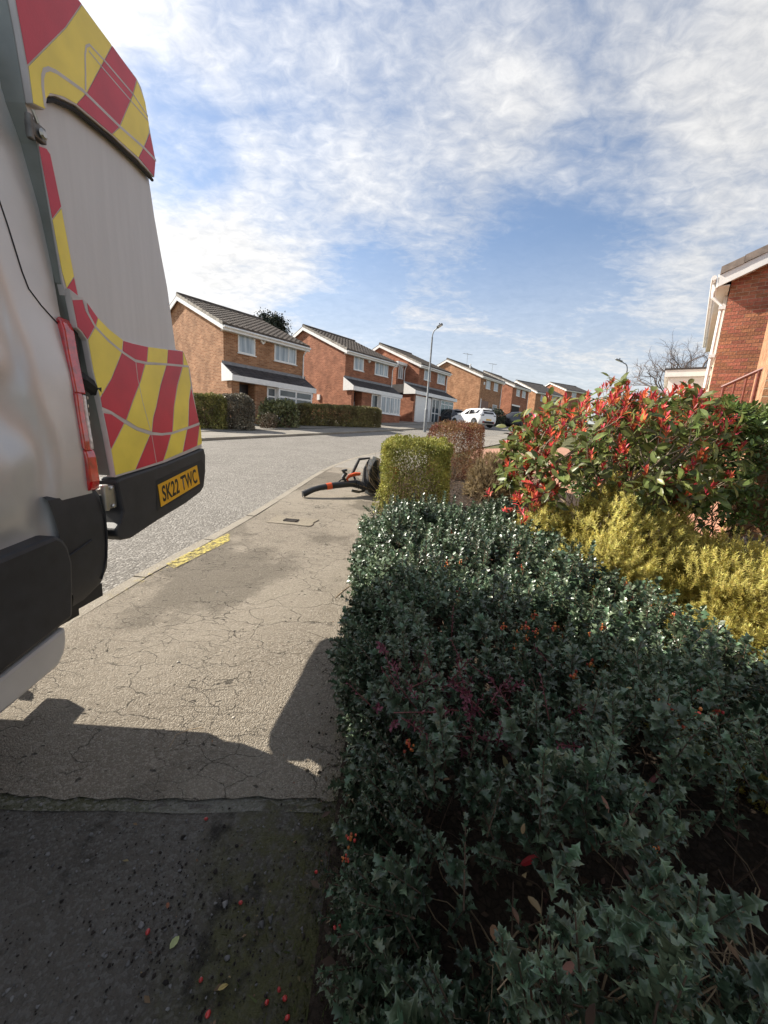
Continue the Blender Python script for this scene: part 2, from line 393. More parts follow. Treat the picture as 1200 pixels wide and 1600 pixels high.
FK = resample([(-7.6, -14), (-7.6, 2), (-7.5, 8), (-7.1, 11.3), (-6.27, 13.08), (-3.83, 17.34), (-.3, 23.26), (3.5, 29.6), (7.3, 36), (11, 42.3), (22, 61)], 160)
RE = resample([(-.12, -14), (-.12, 0), (-.12, 5), (0, 7.2), (.55, 9.2), (1.4, 11.6), (2.6, 14.2), (4.3, 17.2), (7.2, 22.2), (11.2, 29), (16.2, 37.5), (27.5, 57)], 160)
def sheet(name, A, B, nx, dz, m, kind='structure', smooth=True):
    G = []
    for a, b in zip(A, B):
        G.append([(a[0] + (b[0] - a[0]) * k / nx, a[1] + (b[1] - a[1]) * k / nx, gz(a[1] + (b[1] - a[1]) * k / nx) + dz) for k in range(nx + 1)])
    return MB().grid(G).build(name, m, smooth=smooth, kind=kind)
# base terrain
ys = np.r_[np.linspace(-40, 60, 51), np.linspace(70, 400, 20)]
MB().grid([[(x, y, gz(y) - .13) for x in np.linspace(-200, 300, 40)] for y in ys]).build('ground', MGARD, kind='structure')
sheet('road', FK, NK, 8, -.085, MROAD)
NKI = offset(NK, -.125)
clipy = lambda P, lo, hi: np.array([p for p in P if lo <= p[1] <= hi])
# pavement in front of the hedge: old pale asphalt, then a joint, then newer dark asphalt at our feet
yj = lambda x: 1.165 + .007 * math.sin(3.1 * x + 1) + .004 * math.sin(13 * x) + .05 * (x + .1)
xs = np.linspace(-2.0 + .125, -.12, 46)
rows = []
jag = [rng.normal(0, .006) for _ in xs]; jag2 = [rng.normal(0, .007) for _ in xs]
def pave_x(y, k): 
    i = np.argmin(abs(NKI[:, 1] - y)); a = np.interp(y, NKI[:60, 1], NKI[:60, 0]); b = np.interp(y, RE[:70, 1], RE[:70, 0]) + (.06 if y < 5 else 0)
    return a + (b - a) * k
ylist = np.r_[np.linspace(1.2, 6, 40), np.linspace(6.4, 9.2, 9)]
G = []
for r, y in enumerate(ylist):
    row = []
    for k in range(46):
        x = pave_x(y, k / 45); yy = y if r else yj(x) + .006 + jag[k]
        row.append((x, yy, gz(yy) + .0025 * math.sin(2.1 * x + 3 * yy) * (1 if y < 8 else 0)))
    G.append(row)
MB().grid(G).build('pavement', MPAVE, smooth=True, kind='structure')
G = []
for r, y in enumerate(np.linspace(-6, 1.1, 26)):
    row = []
    for k in range(46):
        x = pave_x(y, k / 45); yy = y if r < 25 else yj(x) - .009 + jag2[k]
        row.append((x, yy, gz(yy) - .003))
    G.append(row)
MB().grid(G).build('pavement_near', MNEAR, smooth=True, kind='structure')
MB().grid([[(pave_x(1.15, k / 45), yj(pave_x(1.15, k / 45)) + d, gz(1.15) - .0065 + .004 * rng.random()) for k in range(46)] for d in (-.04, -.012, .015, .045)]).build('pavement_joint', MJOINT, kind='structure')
# beyond the bend
i0 = int(np.argmin(abs(NK[:, 1] - 9.0)))
j0 = int(np.argmin(abs(RE[:, 1] - 9.0)))
n_ = 100
sheet('pavement_bend', resample(NKI[i0:], n_), resample(RE[j0:], n_), 3, .002, MFARP)
FP = offset(FK, 2.0)
sheet('far_pavement', offset(FK, .12), FP, 3, 0, MFARP)
sheet('far_gardens', offset(FK, 2.0), offset(FK, 26), 8, .02, MFARP)
sheet('near_gardens', offset(RE, 0), offset(RE, -45), 10, -.03, MGARD)
# kerb stones, laid one by one
def kerb(P, side, smin, smax):
    root = MB(); Q = offset(P, side * .118)
    seg = [p for p in range(len(P)) if smin <= P[p][1] <= smax]
    for a, b in zip(seg[:-1], seg[1:]):
        root.add([(*P[a], gz(P[a][1]) - .11), (*P[b], gz(P[b][1]) - .11), (*Q[b], gz(Q[b][1]) - .012), (*Q[a], gz(Q[a][1]) - .012)], [(0, 1, 2, 3)])
    base = root.build('kerb', MJOINT, kind='structure')
    d = np.r_[0, np.cumsum(np.linalg.norm(np.diff(P, axis=0), axis=1))]
    s = np.interp(smin, P[:, 1], d); s1 = np.interp(smax, P[:, 1], d)
    while s < s1:
        pt = lambda t: np.array([np.interp(t, d, P[:, 0]), np.interp(t, d, P[:, 1])])
        a, b = pt(s + .009), pt(s + .906); t = (b - a) / np.linalg.norm(b - a); nrm = np.array([-t[1], t[0]]) * side
        h = rng.normal(0, .002); dz = MB(); e = rng.normal(0, .003)
        A, B = a + nrm * e, b + nrm * e
        z = lambda p, q: gz(p[1]) + q
        A2, B2 = A + nrm * .024, B + nrm * .024; A3, B3 = A + nrm * .122, B + nrm * .122
        dz.add([(*A, z(A, -.16)), (*B, z(B, -.16)), (*A, z(A, -.028 + h)), (*B, z(B, -.028 + h)), (*A2, z(A2, .003 + h)), (*B2, z(B2, .003 + h)), (*A3, z(A3, .004 + h)), (*B3, z(B3, .004 + h)), (*A3, z(A3, -.16)), (*B3, z(B3, -.16))],
               [(0, 1, 3, 2), (2, 3, 5, 4), (4, 5, 7, 6), (6, 7, 9, 8), (0, 2, 4, 6, 8), (1, 9, 7, 5, 3)])
        dz.build('kerb_stone', MKERB, base)
        s += .915
kerb(NK, -1, 1.0, 30)
kerb(FK, 1, 9.0, 40)
# planting bed, brick drive beyond it
bx = [(-.10, -3), (-.10, 5), (.02, 7.2), (.5, 9.0), (1.2, 10.8), (1.9, 12.4)]; bx2 = [(4.4, -3), (4.3, 4), (4.2, 6), (3.2, 8.2), (2.7, 10.4), (2.8, 12.2)]
sheet('planting_bed', resample(bx, 40), resample(bx2, 40), 10, .006, MSOIL)
drv = sheet('brick_drive', resample([(4.3, 2), (4.2, 6.0), (3.2, 8.2), (2.6, 10.2), (2.6, 13.2), (3.6, 15.8)], 30), resample([(9, 1), (9, 5), (8.5, 9), (8, 12), (8, 15), (8.4, 19.2)], 30), 8, -.004, MDRIVE)
pv = MB().box(0, .196, 0, .096, 0, .012).build('brick', mat('paver', (.43, .22, .145), rough=.9, island=.25, var=.2, bump=.4, bscale=60), drv, bevel=0)
pv.location = (4.6, 4.8, gz(4.8) - .006)
for i in range(9):
    for j in range(16):
        if i == 0 and j == 0: continue
        o = pv.copy(); COL.objects.link(o); o.parent = drv
        y = 4.8 + j * .1; o.location = (4.6 + i * .2 + (j % 2) * .1, y, gz(y) - .006); o.rotation_euler = (math.atan(.066), 0, 0)

# yellow paint at the kerb, worn through in places
def worn(name, c, lo, hi, sc=26, rough=.7):
    m = mat(name, c, rough=rough, var=.25, vscale=18, bump=.12, bscale=120); t = m.node_tree; n = t.nodes; L = t.links
    q = n.new('ShaderNodeTexNoise'); q.inputs['Scale'].default_value = sc; q.inputs['Detail'].default_value = 9; q.inputs['Roughness'].default_value = .72
    cc = n.new('ShaderNodeTexCoord'); L.new(cc.outputs['Object'], q.inputs['Vector'])
    r = n.new('ShaderNodeMapRange'); r.inputs[1].default_value = lo; r.inputs[2].default_value = hi; L.new(q.outputs[0], r.inputs[0])
    L.new(r.outputs[0], n['Principled BSDF'].inputs['Alpha']); return m
MYEL = worn('worn_yellow_paint', (.44, .355, .075), .40, .60, 30)
MYEL2 = worn('faint_yellow_paint', (.50, .40, .10), .55, .70)
def paint(name, pts, m):
    a = MB()
    P = resample(pts[0], 14); Q = resample(pts[1], 14)
    a.grid([[(p[0] + (q[0] - p[0]) * k / 4, p[1] + (q[1] - p[1]) * k / 4, gz(p[1] + (q[1] - p[1]) * k / 4) + .0075) for k in range(5)] for p, q in zip(P, Q)])
    return a.build(name, m, kind='structure')
paint('yellow_paint', (([-1.775, 3.08], [-1.60, 3.97]), ([-1.665, 3.0], [-1.50, 3.72])), MYEL)
paint('yellow_paint_faint', (([-1.86, 2.45], [-1.78, 3.06]), ([-1.80, 2.45], [-1.70, 3.0])), MYEL2)
# stopcock lid set in a square of concrete
lx, ly = -1.09, 4.55
st = thing('stopcock_cover', 'small square iron stopcock lid set in a pale concrete patch in the pavement', 'utility cover', (lx, ly, gz(ly)), R(-8))
MCONC = ground_mat('patch_concrete', (.245, .208, .155), (.315, .27, .20), (.40, .35, .27), 120, .6, 1.0)
c_ = MB(); rr = [(.25 + rng.normal(0, .02), a) for a in np.linspace(0, 6.283, 29)[:-1]]
sq = [(max(-.25, min(.28, r * 1.4 * math.cos(a))) + rng.normal(0, .008), max(-.15, min(.15, r * 1.2 * math.sin(a))) + rng.normal(0, .008), .004 + .066 * 0) for r, a in rr]
c_.prism([(x, y, -.03 + .066 * y) for x, y, z in sq], (0, 0, .035)).build('surround', MCONC, st)
MIRON = mat('cast_iron', (.06, .05, .042), rough=.65, metal=.4, bump=.6, bscale=160, var=.3)
MB().box(-.085, .075, -.06, .05, -.02, .012).build('lid', MIRON, st, bevel=.003)
f_ = MB()
for a in (-.085, .066): f_.box(a, a + .008, -.06, .05, .0125, .017)
for b in np.linspace(-.05, .035, 6): f_.box(-.07, .06, b, b + .007, .0125, .016)
f_.build('raised_ribs', MIRON, st)
# ------------------------------------------------------------------ brick houses
def brick_mat(name, c1, c2, mortar, scale=1.):
    m = bpy.data.materials.new(name); m.use_nodes = True; t = m.node_tree; n = t.nodes; L = t.links; b = n['Principled BSDF']
    b.inputs['Roughness'].default_value = .92; b.inputs['Specular IOR Level'].default_value = .2
    c = n.new('ShaderNodeTexCoord'); s = n.new('ShaderNodeSeparateXYZ'); L.new(c.outputs['Object'], s.inputs[0])
    a = n.new('ShaderNodeMath'); L.new(s.outputs[0], a.inputs[0]); L.new(s.outputs[1], a.inputs[1])
    k = n.new('ShaderNodeCombineXYZ'); L.new(a.outputs[0], k.inputs[0]); L.new(s.outputs[2], k.inputs[1])
    br = n.new('ShaderNodeTexBrick'); L.new(k.outputs[0], br.inputs[0])
    br.inputs['Color1'].default_value = (*c1, 1); br.inputs['Color2'].default_value = (*c2, 1); br.inputs['Mortar'].default_value = (*mortar, 1)
    br.inputs['Scale'].default_value = scale; br.inputs['Brick Width'].default_value = .225; br.inputs['Row Height'].default_value = .075
    br.inputs['Mortar Size'].default_value = .009; br.inputs['Mortar Smooth'].default_value = .3; br.inputs['Bias'].default_value = -.1
    nz = n.new('ShaderNodeTexNoise'); nz.inputs['Scale'].default_value = 1.4; nz.inputs['Detail'].default_value = 8; L.new(c.outputs['Object'], nz.inputs['Vector'])
    mr = n.new('ShaderNodeMapRange'); mr.inputs[1].default_value = .3; mr.inputs[2].default_value = .7; mr.inputs[3].default_value = .74; mr.inputs[4].default_value = 1.2; L.new(nz.outputs[0], mr.inputs[0])
    hs = n.new('ShaderNodeHueSaturation'); L.new(br.outputs[0], hs.inputs['Color']); L.new(mr.outputs[0], hs.inputs['Value']); L.new(hs.outputs[0], b.inputs['Base Color'])
    n3 = n.new('ShaderNodeTexNoise'); n3.inputs['Scale'].default_value = 16; n3.inputs['Detail'].default_value = 4; L.new(c.outputs['Object'], n3.inputs['Vector'])
    ad = n.new('ShaderNodeMath'); ad.operation = 'MULTIPLY_ADD'; L.new(br.outputs[1], ad.inputs[0]); ad.inputs[1].default_value = -1; L.new(n3.outputs[0], ad.inputs[2])
    bp = n.new('ShaderNodeBump'); bp.inputs['Distance'].default_value = .012; bp.inputs['Strength'].default_value = 1; L.new(ad.outputs[0], bp.inputs['Height']); L.new(bp.outputs[0], b.inputs['Normal'])
    return m
BR1 = brick_mat('orange_brick', (.30, .135, .068), (.50, .265, .145), (.44, .31, .20))
BR2 = brick_mat('red_brick', (.27, .098, .056), (.45, .185, .105), (.40, .25, .17))
BR3 = brick_mat('dark_brick', (.22, .085, .05), (.28, .115, .07), (.27, .17, .12))
WHITE = mat('white_upvc', (.78, .77, .74), rough=.4, var=.05)
CREAM = mat('soffit_board', (.62, .60, .52), rough=.5, var=.06)
TILE = mat('concrete_tile', (.105, .085, .07), rough=.9, var=.3, vscale=2.2, bump=.3, bscale=30)
TILE2 = mat('slate_grey_tile', (.075, .066, .062), rough=.85, var=.3, vscale=2.2, bump=.3, bscale=30)
LEADW = mat('lean_to_tile', (.045, .04, .04), rough=.75, var=.35, vscale=3, bump=.3, bscale=30)
FLASH = mat('lead_flashing', (.20, .20, .21), rough=.5, var=.2)
GLASS = mat('window_glass', (.05, .065, .075), rough=.06, spec=1.0, var=.5, vscale=.8)
BLIND = mat('blind_glass', (.20, .25, .29), rough=.10, spec=.9, var=.25, vscale=1.6, col2=(.52, .56, .58), stretch=(3, 3, .25))
DARKD = mat('dark_door', (.022, .022, .026), rough=.35, var=.2)
BROWND = mat('brown_door', (.16, .075, .045), rough=.5, var=.2)
PIPE = WHITE
DARKROOM = mat('garage_shade', (.02, .017, .015), rough=.9)

def roof_tiles(W, slope, roof_parent, place, m, pitch_w=.30, gauge=.34, ov=.18):
    """interlocking tile courses: rolled profile across, stepped at each course; local (a along eave, s up slope, n out)"""
    nw = int((W + 2 * ov) / pitch_w); nr = int(slope / gauge); mb = MB()
    prof = [(0, 0), (.25, .016), (.5, .021), (.75, .006)]
    for r in range(nr):
        s0, s1 = r * slope / nr, (r + 1) * slope / nr + .03
        for side in (0,):
            row0, row1 = [], []
            for k in range(nw * 4 + 1):
                a = -ov + (W + 2 * ov) * k / (nw * 4); h = prof[k % 4][1]
                row0.append(place(a, s0, h + .045)); row1.append(place(a, s1, h + .012))
            mb.grid([row0, row1])
            low = [place(-ov + (W + 2 * ov) * k / (nw * 4), s0, .0) for k in range(nw * 4 + 1)]
            mb.grid([low, row0])
    return mb.build('roof_tiles', m, roof_parent, kind='stuff')

def window(par, a0, a1, z0, z1, y, mull=(), trans=(), glass=None, fr=.06, sill=True, face='y', dep=.07, label=None):
    """frame with mullions proud of the wall, pane set inside it, sill below; face y: looks along -y; face x: looks along -x"""
    glass = glass or GLASS; f = MB()
    def bx(m, u0, u1, d0, d1, w0, w1):
        if face == 'y': m.box(u0, u1, y + d0, y + d1, w0, w1)
        else: m.box(y + d0, y + d1, u0, u1, w0, w1)
    bx(f, a0, a1, -.035, dep, z0, z0 + fr); bx(f, a0, a1, -.035, dep, z1 - fr, z1)
    us = [a0] + [a0 + (a1 - a0) * q for q in mull] + [a1]
    for i, q in enumerate(us):
        if i == 0: bx(f, q, q + fr, -.034, dep, z0 + fr, z1 - fr)
        elif i == len(us) - 1: bx(f, q - fr, q, -.034, dep, z0 + fr, z1 - fr)
        else: bx(f, q - fr / 2, q + fr / 2, -.034, dep, z0 + fr, z1 - fr)
    for q in trans:
        w = z0 + (z1 - z0) * q
        for u0, u1 in zip(us[:-1], us[1:]): bx(f, u0 + fr * .9, u1 - fr * .9 if u1 == us[-1] else u1 - fr * .45, -.031, dep, w - fr / 2, w + fr / 2)
    fo = f.build('window', WHITE, par)
    zs = [z0] + [z0 + (z1 - z0) * q for q in trans] + [z1]
    for u0, u1 in zip(us[:-1], us[1:]):
        for w0, w1 in zip(zs[:-1], zs[1:]):
            g = MB(); bx(g, u0 + fr * .4, u1 - fr * .4, -.012, .004, w0 + fr * .4, w1 - fr * .4); g.build('pane', glass, fo)
    if sill:
        s = MB(); bx(s, a0 - .05, a1 + .05, -.09, .02, z0 - .05, z0 - .002); s.build('sill', WHITE, fo)
    return fo

def house(name, label, p, th, W, m, HD=4.707, H=4.9, rise=1.97, tile=TILE, porch=None, low=-1.5, cat='house', tiles=True, group=None, verge=True):
    """p = foot of the near front corner; +x along the front, +y into the house; returns root"""
    root = thing(name, label, cat, p, R(90) - th, group)
    w = MB()
    w.prism([(0, 0, low), (0, 2 * HD, low), (0, 2 * HD, H), (0, HD, H + rise), (0, 0, H)], (W, 0, 0))
    wall = w.build('wall', m, root)
    k = rise / HD; ca = math.cos(math.atan(k)); sa = math.sin(math.atan(k)); ov = .17; eo = .30
    r = MB()
    for sgn in (1, -1):
        y0 = -eo if sgn == 1 else 2 * HD + eo
        za, zb = H - k * eo + .13, H + rise + .13
        r.prism([(-ov, y0, za), (-ov, HD, zb), (-ov, HD, zb - .10), (-ov, y0, za - .10)], (W + 2 * ov, 0, 0))
    roof = r.build('roof', tile, root)
    slope = (HD + eo) / ca
    if tiles:
        roof_tiles(W, slope, roof, lambda a, s, n: (a, -eo + s * ca - n * sa, H - k * eo + .135 + s * sa + n * ca), tile)
        q = MB(); q.tube([(-ov, HD, H + rise + .17), (W + ov, HD, H + rise + .17)], .11, 8); q.build('ridge_tiles', tile, roof)
        q = MB(); nq = int(slope / .34)
        for i in range(nq):
            s0 = i * slope / nq; y_, z_ = -eo + s0 * ca, H - k * eo + .135 + s0 * sa
            q.add([(-ov - .03, y_, z_ - .07), (-ov + .09, y_, z_ - .07), (-ov + .09, y_, z_ + .085), (-ov - .03, y_, z_ + .085)] +
                  [(-ov - .03, y_ + .345 * ca, z_ + .345 * sa - .09), (-ov + .09, y_ + .345 * ca, z_ + .345 * sa - .09), (-ov + .09, y_ + .345 * ca, z_ + .345 * sa + .05), (-ov - .03, y_ + .345 * ca, z_ + .345 * sa + .05)],
                  [(0, 1, 2, 3), (4, 7, 6, 5), (0, 4, 5, 1), (1, 5, 6, 2), (2, 6, 7, 3), (3, 7, 4, 0)])
        q.build('verge_tiles', mat(name + '_verge', (.30, .27, .23), rough=.9, island=.3, var=.2), roof)
    bb = MB()
    for xx in (-ov - .012, W + ov - .028):
        for sgn in (1, -1):
            y0 = -eo if sgn == 1 else 2 * HD + eo
            bb.prism([(xx, y0, H - k * eo + .06), (xx, HD, H + rise + .06), (xx, HD, H + rise - .17), (xx, y0, H - k * eo - .17)], (.04, 0, 0))
    bb.build('bargeboard', WHITE, root)
    so_ = MB(); so_.box(-ov + .03, W + ov - .03, -eo + .02, -.003, H - k * eo - .165, H - k * eo - .15)
    so_.prism([(-ov + .03, .0, H - .19), (-ov + .03, HD, H + rise - .19), (-ov + .03, HD, H + rise - .16), (-ov + .03, .0, H - .16)], (ov - .033, 0, 0))
    so_.build('soffit', CREAM, root)
    fa = MB(); fa.box(-ov + .03, W + ov - .03, -eo - .025, -eo + .018, H - k * eo - .17, H - k * eo + .055); fa.build('fascia', WHITE, root)
    gu = MB(); gu.tube([(-ov, -eo - .085, H - k * eo - .01), (W + ov, -eo - .085, H - k * eo - .01)], .055, 8); gu.build('gutter', WHITE, root)
    dp = MB(); dp.tube([(W - .10, -eo - .07, H - k * eo - .05), (W - .10, -eo - .07, H - .25), (W - .10, -.06, H - .55), (W - .10, -.06, 3.05 if porch else .1)], .036, 8); dp.build('downpipe', WHITE, root)
    return root

def lean_to(root, a0, a1, pj, zw, ze, m_wall, pier=None, tri='left'):
    """single storey front with a tiled lean-to roof, white fascia and a boarded end"""
    r = MB(); eo = .28; k = (zw - ze) / (pj + eo)
    sl = math.hypot(pj + eo, zw - ze); cc, ss = (pj + eo) / sl, (zw - ze) / sl
    r.prism([(a0 - .12, -pj - eo, ze), (a0 - .12, -.004, zw), (a0 - .12, -.004, zw - .09), (a0 - .12, -pj - eo, ze - .06)], (a1 - a0 + .24, 0, 0))
    ro = r.build('porch_roof', LEADW, root)
    roof_tiles(a1 - a0, sl, ro, lambda a, s, n: (a0 + a, -pj - eo + s * cc - n * ss * 0, ze + s * ss + n * .8), LEADW, gauge=.2, ov=.12)
    q = MB(); q.box(a0 - .1, a1 + .1, -.02, -.006, zw + .01, zw + .17); q.build('flashing', FLASH, ro)
    f = MB(); f.box(a0 - .13, a1 + .13, -pj - eo - .03, -pj - eo + .012, ze - .24, ze + .03)
    f.box(a0 - .13, a1 + .13, -pj - eo + .014, -pj + .02, ze - .24, ze - .225); f.build('porch_fascia', WHITE, root)
    g = MB(); g.prism([(a0 - .135, -pj - eo - .03, ze - .24), (a0 - .135, -pj - eo - .03, ze + .05), (a0 - .135, -.004, zw + .06), (a0 - .135, -.004, ze - .24)], (.04, 0, 0)); g.build('porch_gable', WHITE, root)

def front(root, m, W, pj, ze, door, bay, bay_base, door_m, annex=None, glazed=True):
    """ground floor brought forward: pier, recessed door, brick pier, bay window"""
    top = ze - .24; w = MB(); d0, d1 = door; b0, b1 = bay
    w.box(.0, d0, -pj, .0, -1.4, top)
    w.box(d1, b0, -pj, .0, -1.4, top)
    w.box(b0, b1, -pj + .02, .0, -1.4, bay_base)
    if b1 < W: w.box(b1, W, -pj, 0, -1.4, top)
    w.build('front_wall', m, root)
    d = MB(); d.box(d0 + .02, d1 - .02, -.06, -.02, 0, top - .02); dd = d.build('door', door_m, root)
    s = MB(); s.box(d0 + .03, d0 + .28, -.10, -.065, .02, top - .1); s.build('side_light', WHITE, dd)
    s = MB(); s.box(d1 - .16, d1 - .13, -.12, -.062, .9, 1.5); s.build('handle', WHITE, dd)
    return dd

TH = .697
# first house
P1 = (-8.653, 20.979, 1.35 + 4.963 - 4.9)
h1 = house('brick_house', 'nearest orange brick house across the road, bay window to the ground and charcoal tiled lean-to', P1, .682, 5.137, BR1, porch=1)
window(h1, .80, 1.80, 3.736, 4.869, 0, glass=BLIND)
window(h1, 3.02, 4.53, 3.736, 4.869, 0, mull=(.64,), glass=BLIND)
lean_to(h1, 0, 5.137, .75, 3.02, 2.42, BR1)
front(h1, BR1, 5.137, .75, 2.42, (.42, 1.35), (2.05, 5.0), .12, DARKD)
window(h1, 2.05, 2.62, .12, 2.16, -.75, trans=(.76,), fr=.08, sill=False)
bw = window(h1, 2.62, 4.98, .12, 2.16, -1.0, mull=(.5,), trans=(.78,), fr=.10, sill=False, dep=.2)
MB().box(2.55, 5.05, -1.08, -.70, 2.162, 2.179).build('bay_head', WHITE, bw)
al = MB(); al.prism([(2.12, -.09, 4.72), (2.40, -.09, 4.72), (2.40, -.09, 4.55), (2.26, -.09, 4.42), (2.12, -.09, 4.55)], (0, .085, 0)); ab = al.build('alarm_box', WHITE, h1)
MB().box(2.21, 2.31, -.097, -.091, 4.58, 4.66).build('alarm_badge', DARKD, ab)
# flat roofed side porch
sp = MB(); sp.box(5.142, 6.5, 1.2, 4, -1.4, 2.1); sp.build('annex_wall', BR1, h1)
MB().box(5.142, 6.7, .95, 4.1, 2.105, 2.33).build('annex_roof', WHITE, h1); MB().box(5.142, 6.72, .93, 4.12, 2.335, 2.40).build('annex_felt', LEADW, h1)
window(h1, 5.2, 6.45, .1, 2.05, 1.2, mull=(.25, .8), fr=.09, glass=BLIND, sill=False)

P2 = (-3.363, 28.878, 1.35 + 5.706 - 4.9)
h2 = house('brick_house', 'second house across the road, red brick, white bay window above the long clipped hedge', P2, .71, 5.137, BR2, porch=1)
window(h2, .80, 1.80, 3.736, 4.869, 0, mull=(.5,), glass=BLIND); window(h2, 3.02, 4.53, 3.736, 4.869, 0, mull=(.33, .66), glass=BLIND)
lean_to(h2, 0, 5.137, .75, 3.02, 2.42, BR2)
front(h2, BR2, 5.137, .75, 2.42, (.25, 1.05), (2.05, 5.137), .86, DARKD)
window(h2, 2.05, 2.75, .87, 2.16, -.75, fr=.08, sill=False)
window(h2, 2.75, 4.35, .87, 2.16, -1.05, mull=(.34, .67), trans=(), fr=.09, sill=True, dep=.25, glass=BLIND)
window(h2, 4.35, 5.10, .87, 2.16, -1.0, mull=(.5,), fr=.08, sill=True, dep=.2, glass=BLIND)
MB().box(2.7, 5.137, -1.03, -.755, -.8, .81).build('bay_base', BR2, h2)
al = MB(); al.prism([(2.22, -.09, 4.72), (2.48, -.09, 4.72), (2.48, -.09, 4.55), (2.35, -.09, 4.42), (2.22, -.09, 4.55)], (0, .085, 0)); al.build('alarm_box', WHITE, h2)
MB().box(-.09, -.005, 2.6, 2.9, 1.55, 1.95).build('wall_vent', WHITE, h2)

p3 = survey(656, 569.5, 34.3); P3 = (p3[0], p3[1], p3[2] - 4.9)
h3 = house('brick_house', 'third brick house across the road with a white garage door beside the lamp post', P3, TH, 4.6, BR2, porch=1)
window(h3, .75, 1.75, 3.736, 4.84, 0, glass=BLIND); window(h3, 2.9, 4.2, 3.736, 4.84, 0, mull=(.5,), glass=BLIND)
lean_to(h3, -1.9, 4.6, .95, 3.05, 2.42, BR2)
MB().box(-1.8, -.005, -.95, 6, -1.4, 2.17).build('garage_wall', BR2, h3)
MB().prism([(-1.95, -.6, 2.3), (-1.95, 6, 2.3), (-1.95, 6, 3.0), (-1.95, -.0, 3.0)], (1.94, 0, 0)).build('garage_roof', LEADW, h3)
MB().box(-1.2, -.006, 1.6, 7, 2.9, 4.95).build('side_wing', BR2, h3)
window(h3, -.95, -.3, 3.7, 4.8, 1.6, mull=(.5,), glass=BLIND)
MB().box(-1.35, -.02, 1.35, 1.6, 4.82, 5.05).build('wing_fascia', WHITE, h3)
dq = MB(); dq.tube([(-.15, 1.35, 4.8), (-.15, 1.5, 4.5), (-.15, 1.5, 3.1)], .04, 6); dq.build('wing_downpipe', WHITE, h3)
MB().box(0, 4.6, -.93, -.003, -1.4, .0).build('front_step', BR3, h3)
g = MB(); g.box(-1.55, .75, -1.0, -.93, -.05, 2.1); gd = g.build('garage_entrance', WHITE, h3)
for i in range(5): MB().box(-1.45, .65, -1.012, -1.002, .06 + i * .4, .06 + i * .4 + .34).build('door_panel', WHITE, gd)
window(h3, .95, 2.2, 0, 2.15, -.95, mull=(.45,), trans=(.4,), fr=.10, sill=False)
window(h3, 2.3, 4.5, .75, 2.15, -1.0, mull=(.3, .62), trans=(.75,), fr=.08, glass=mat('teal_glass', (.14, .22, .22), rough=.08, spec=1.))
MB().box(2.25, 4.55, -1.03, -.95, -1.2, .69).build('bay_base', BR2, h3)

p4 = survey(752, 586.6, 44.5); P4 = (p4[0], p4[1], p4[2] - 4.9)
h4 = house('brick_house', 'fourth brick house across the road, pale orange gable above the parked white car', P4, .72, 5.4, BR1)
for a in (1.3, 3.3): window(h4, a, a + 1.05, 3.65, 4.82, 0, mull=(), glass=BLIND)
window(h4, 3.5, 4.6, .55, 2.05, 0, trans=(.65,), glass=GLASS)
MB().box(.55, 2.3, -.05, -.005, 0, 2.25).build('door', BROWND, h4)
MB().box(.38, .5, -.07, -.006, -.1, 2.4).build('door_frame', WHITE, h4)
vn = MB(); vn.tube([(1.3, 2.3, 5.9), (1.3, 2.3, 6.5)], .09, 8); vn.build('roof_vent', WHITE, h4)
MB().box(.7, .95, -.08, -.006, 4.0, 4.3).build('alarm_box', WHITE, h4)

p5 = survey(802, 602, 54); P5 = (p5[0], p5[1], p5[2] - 4.9)
h5 = house('brick_house', 'fifth house across the road, red orange gable right above the black car', P5, .74, 5.2, BR2)
for a in (1.2, 3.1): window(h5, a, a + 1.1, 3.65, 4.82, 0, mull=(.5,), glass=BLIND)
MB().box(.3, 2.6, -.06, -.005, -.6, 2.2).build('garage_entrance', DARKROOM, h5)  # flat near-black slab, the shade inside an open garage put into its colour
MB().box(.2, 2.75, -.09, -.006, 2.21, 2.4).build('lintel', WHITE, h5)

p6 = survey(838, 612, 62); P6 = (p6[0], p6[1], p6[2] - 4.9)
h6 = house('brick_house', 'sixth house in the row, white verge and long dark roof just above the red leaves', P6, 1.02, 6.5, BR1, HD=4.2, rise=1.9, tile=TILE2)
window(h6, 1.2, 2.6, 3.6, 4.75, 0, mull=(.5,), glass=BLIND); window(h6, 4, 5.2, 3.6, 4.75, 0, glass=BLIND)
p7 = survey(884, 609, 82); P7 = (p7[0], p7[1], p7[2] - 4.9)
h7 = house('brick_house', 'farthest house, only its low roof line shows behind the red tipped shrub', P7, 1.1, 8, BR2, HD=4.2, rise=1.7, tile=TILE2)
window(h7, 2, 3.4, 3.6, 4.7, 0, mull=(.5,), glass=BLIND)
# roof aerials
STEEL = mat('galvanised_steel', (.20, .21, .215), rough=.55, metal=.3, var=.2)
def aerial(x, y, z, label):
    t = thing('roof_aerial', label, 'aerial', (x, y, z), .4)
    MB().tube([(0, 0, -.6), (0, 0, 1.5)], .022, 5).build('mast', STEEL, t)
    b = MB(); b.tube([(-.7, 0, 1.4), (.7, 0, 1.4)], .016, 4)
    for k in np.linspace(-.6, .6, 7): b.tube([(k, -.22, 1.4), (k, .22, 1.4)], .012, 4)
    b.build('antenna', STEEL, t)
def on_roof(root, a, b, z):
    v = root.matrix_basis @ Vector((a, b, z)); return v
v = on_roof(h4, 4.4, 4.7, 7.0); aerial(*v, 'thin roof aerial on the ridge of the fourth brick house')
v = on_roof(h5, 2.2, 4.7, 7.0); aerial(*v, 'thin roof aerial on the ridge of the fifth brick house')
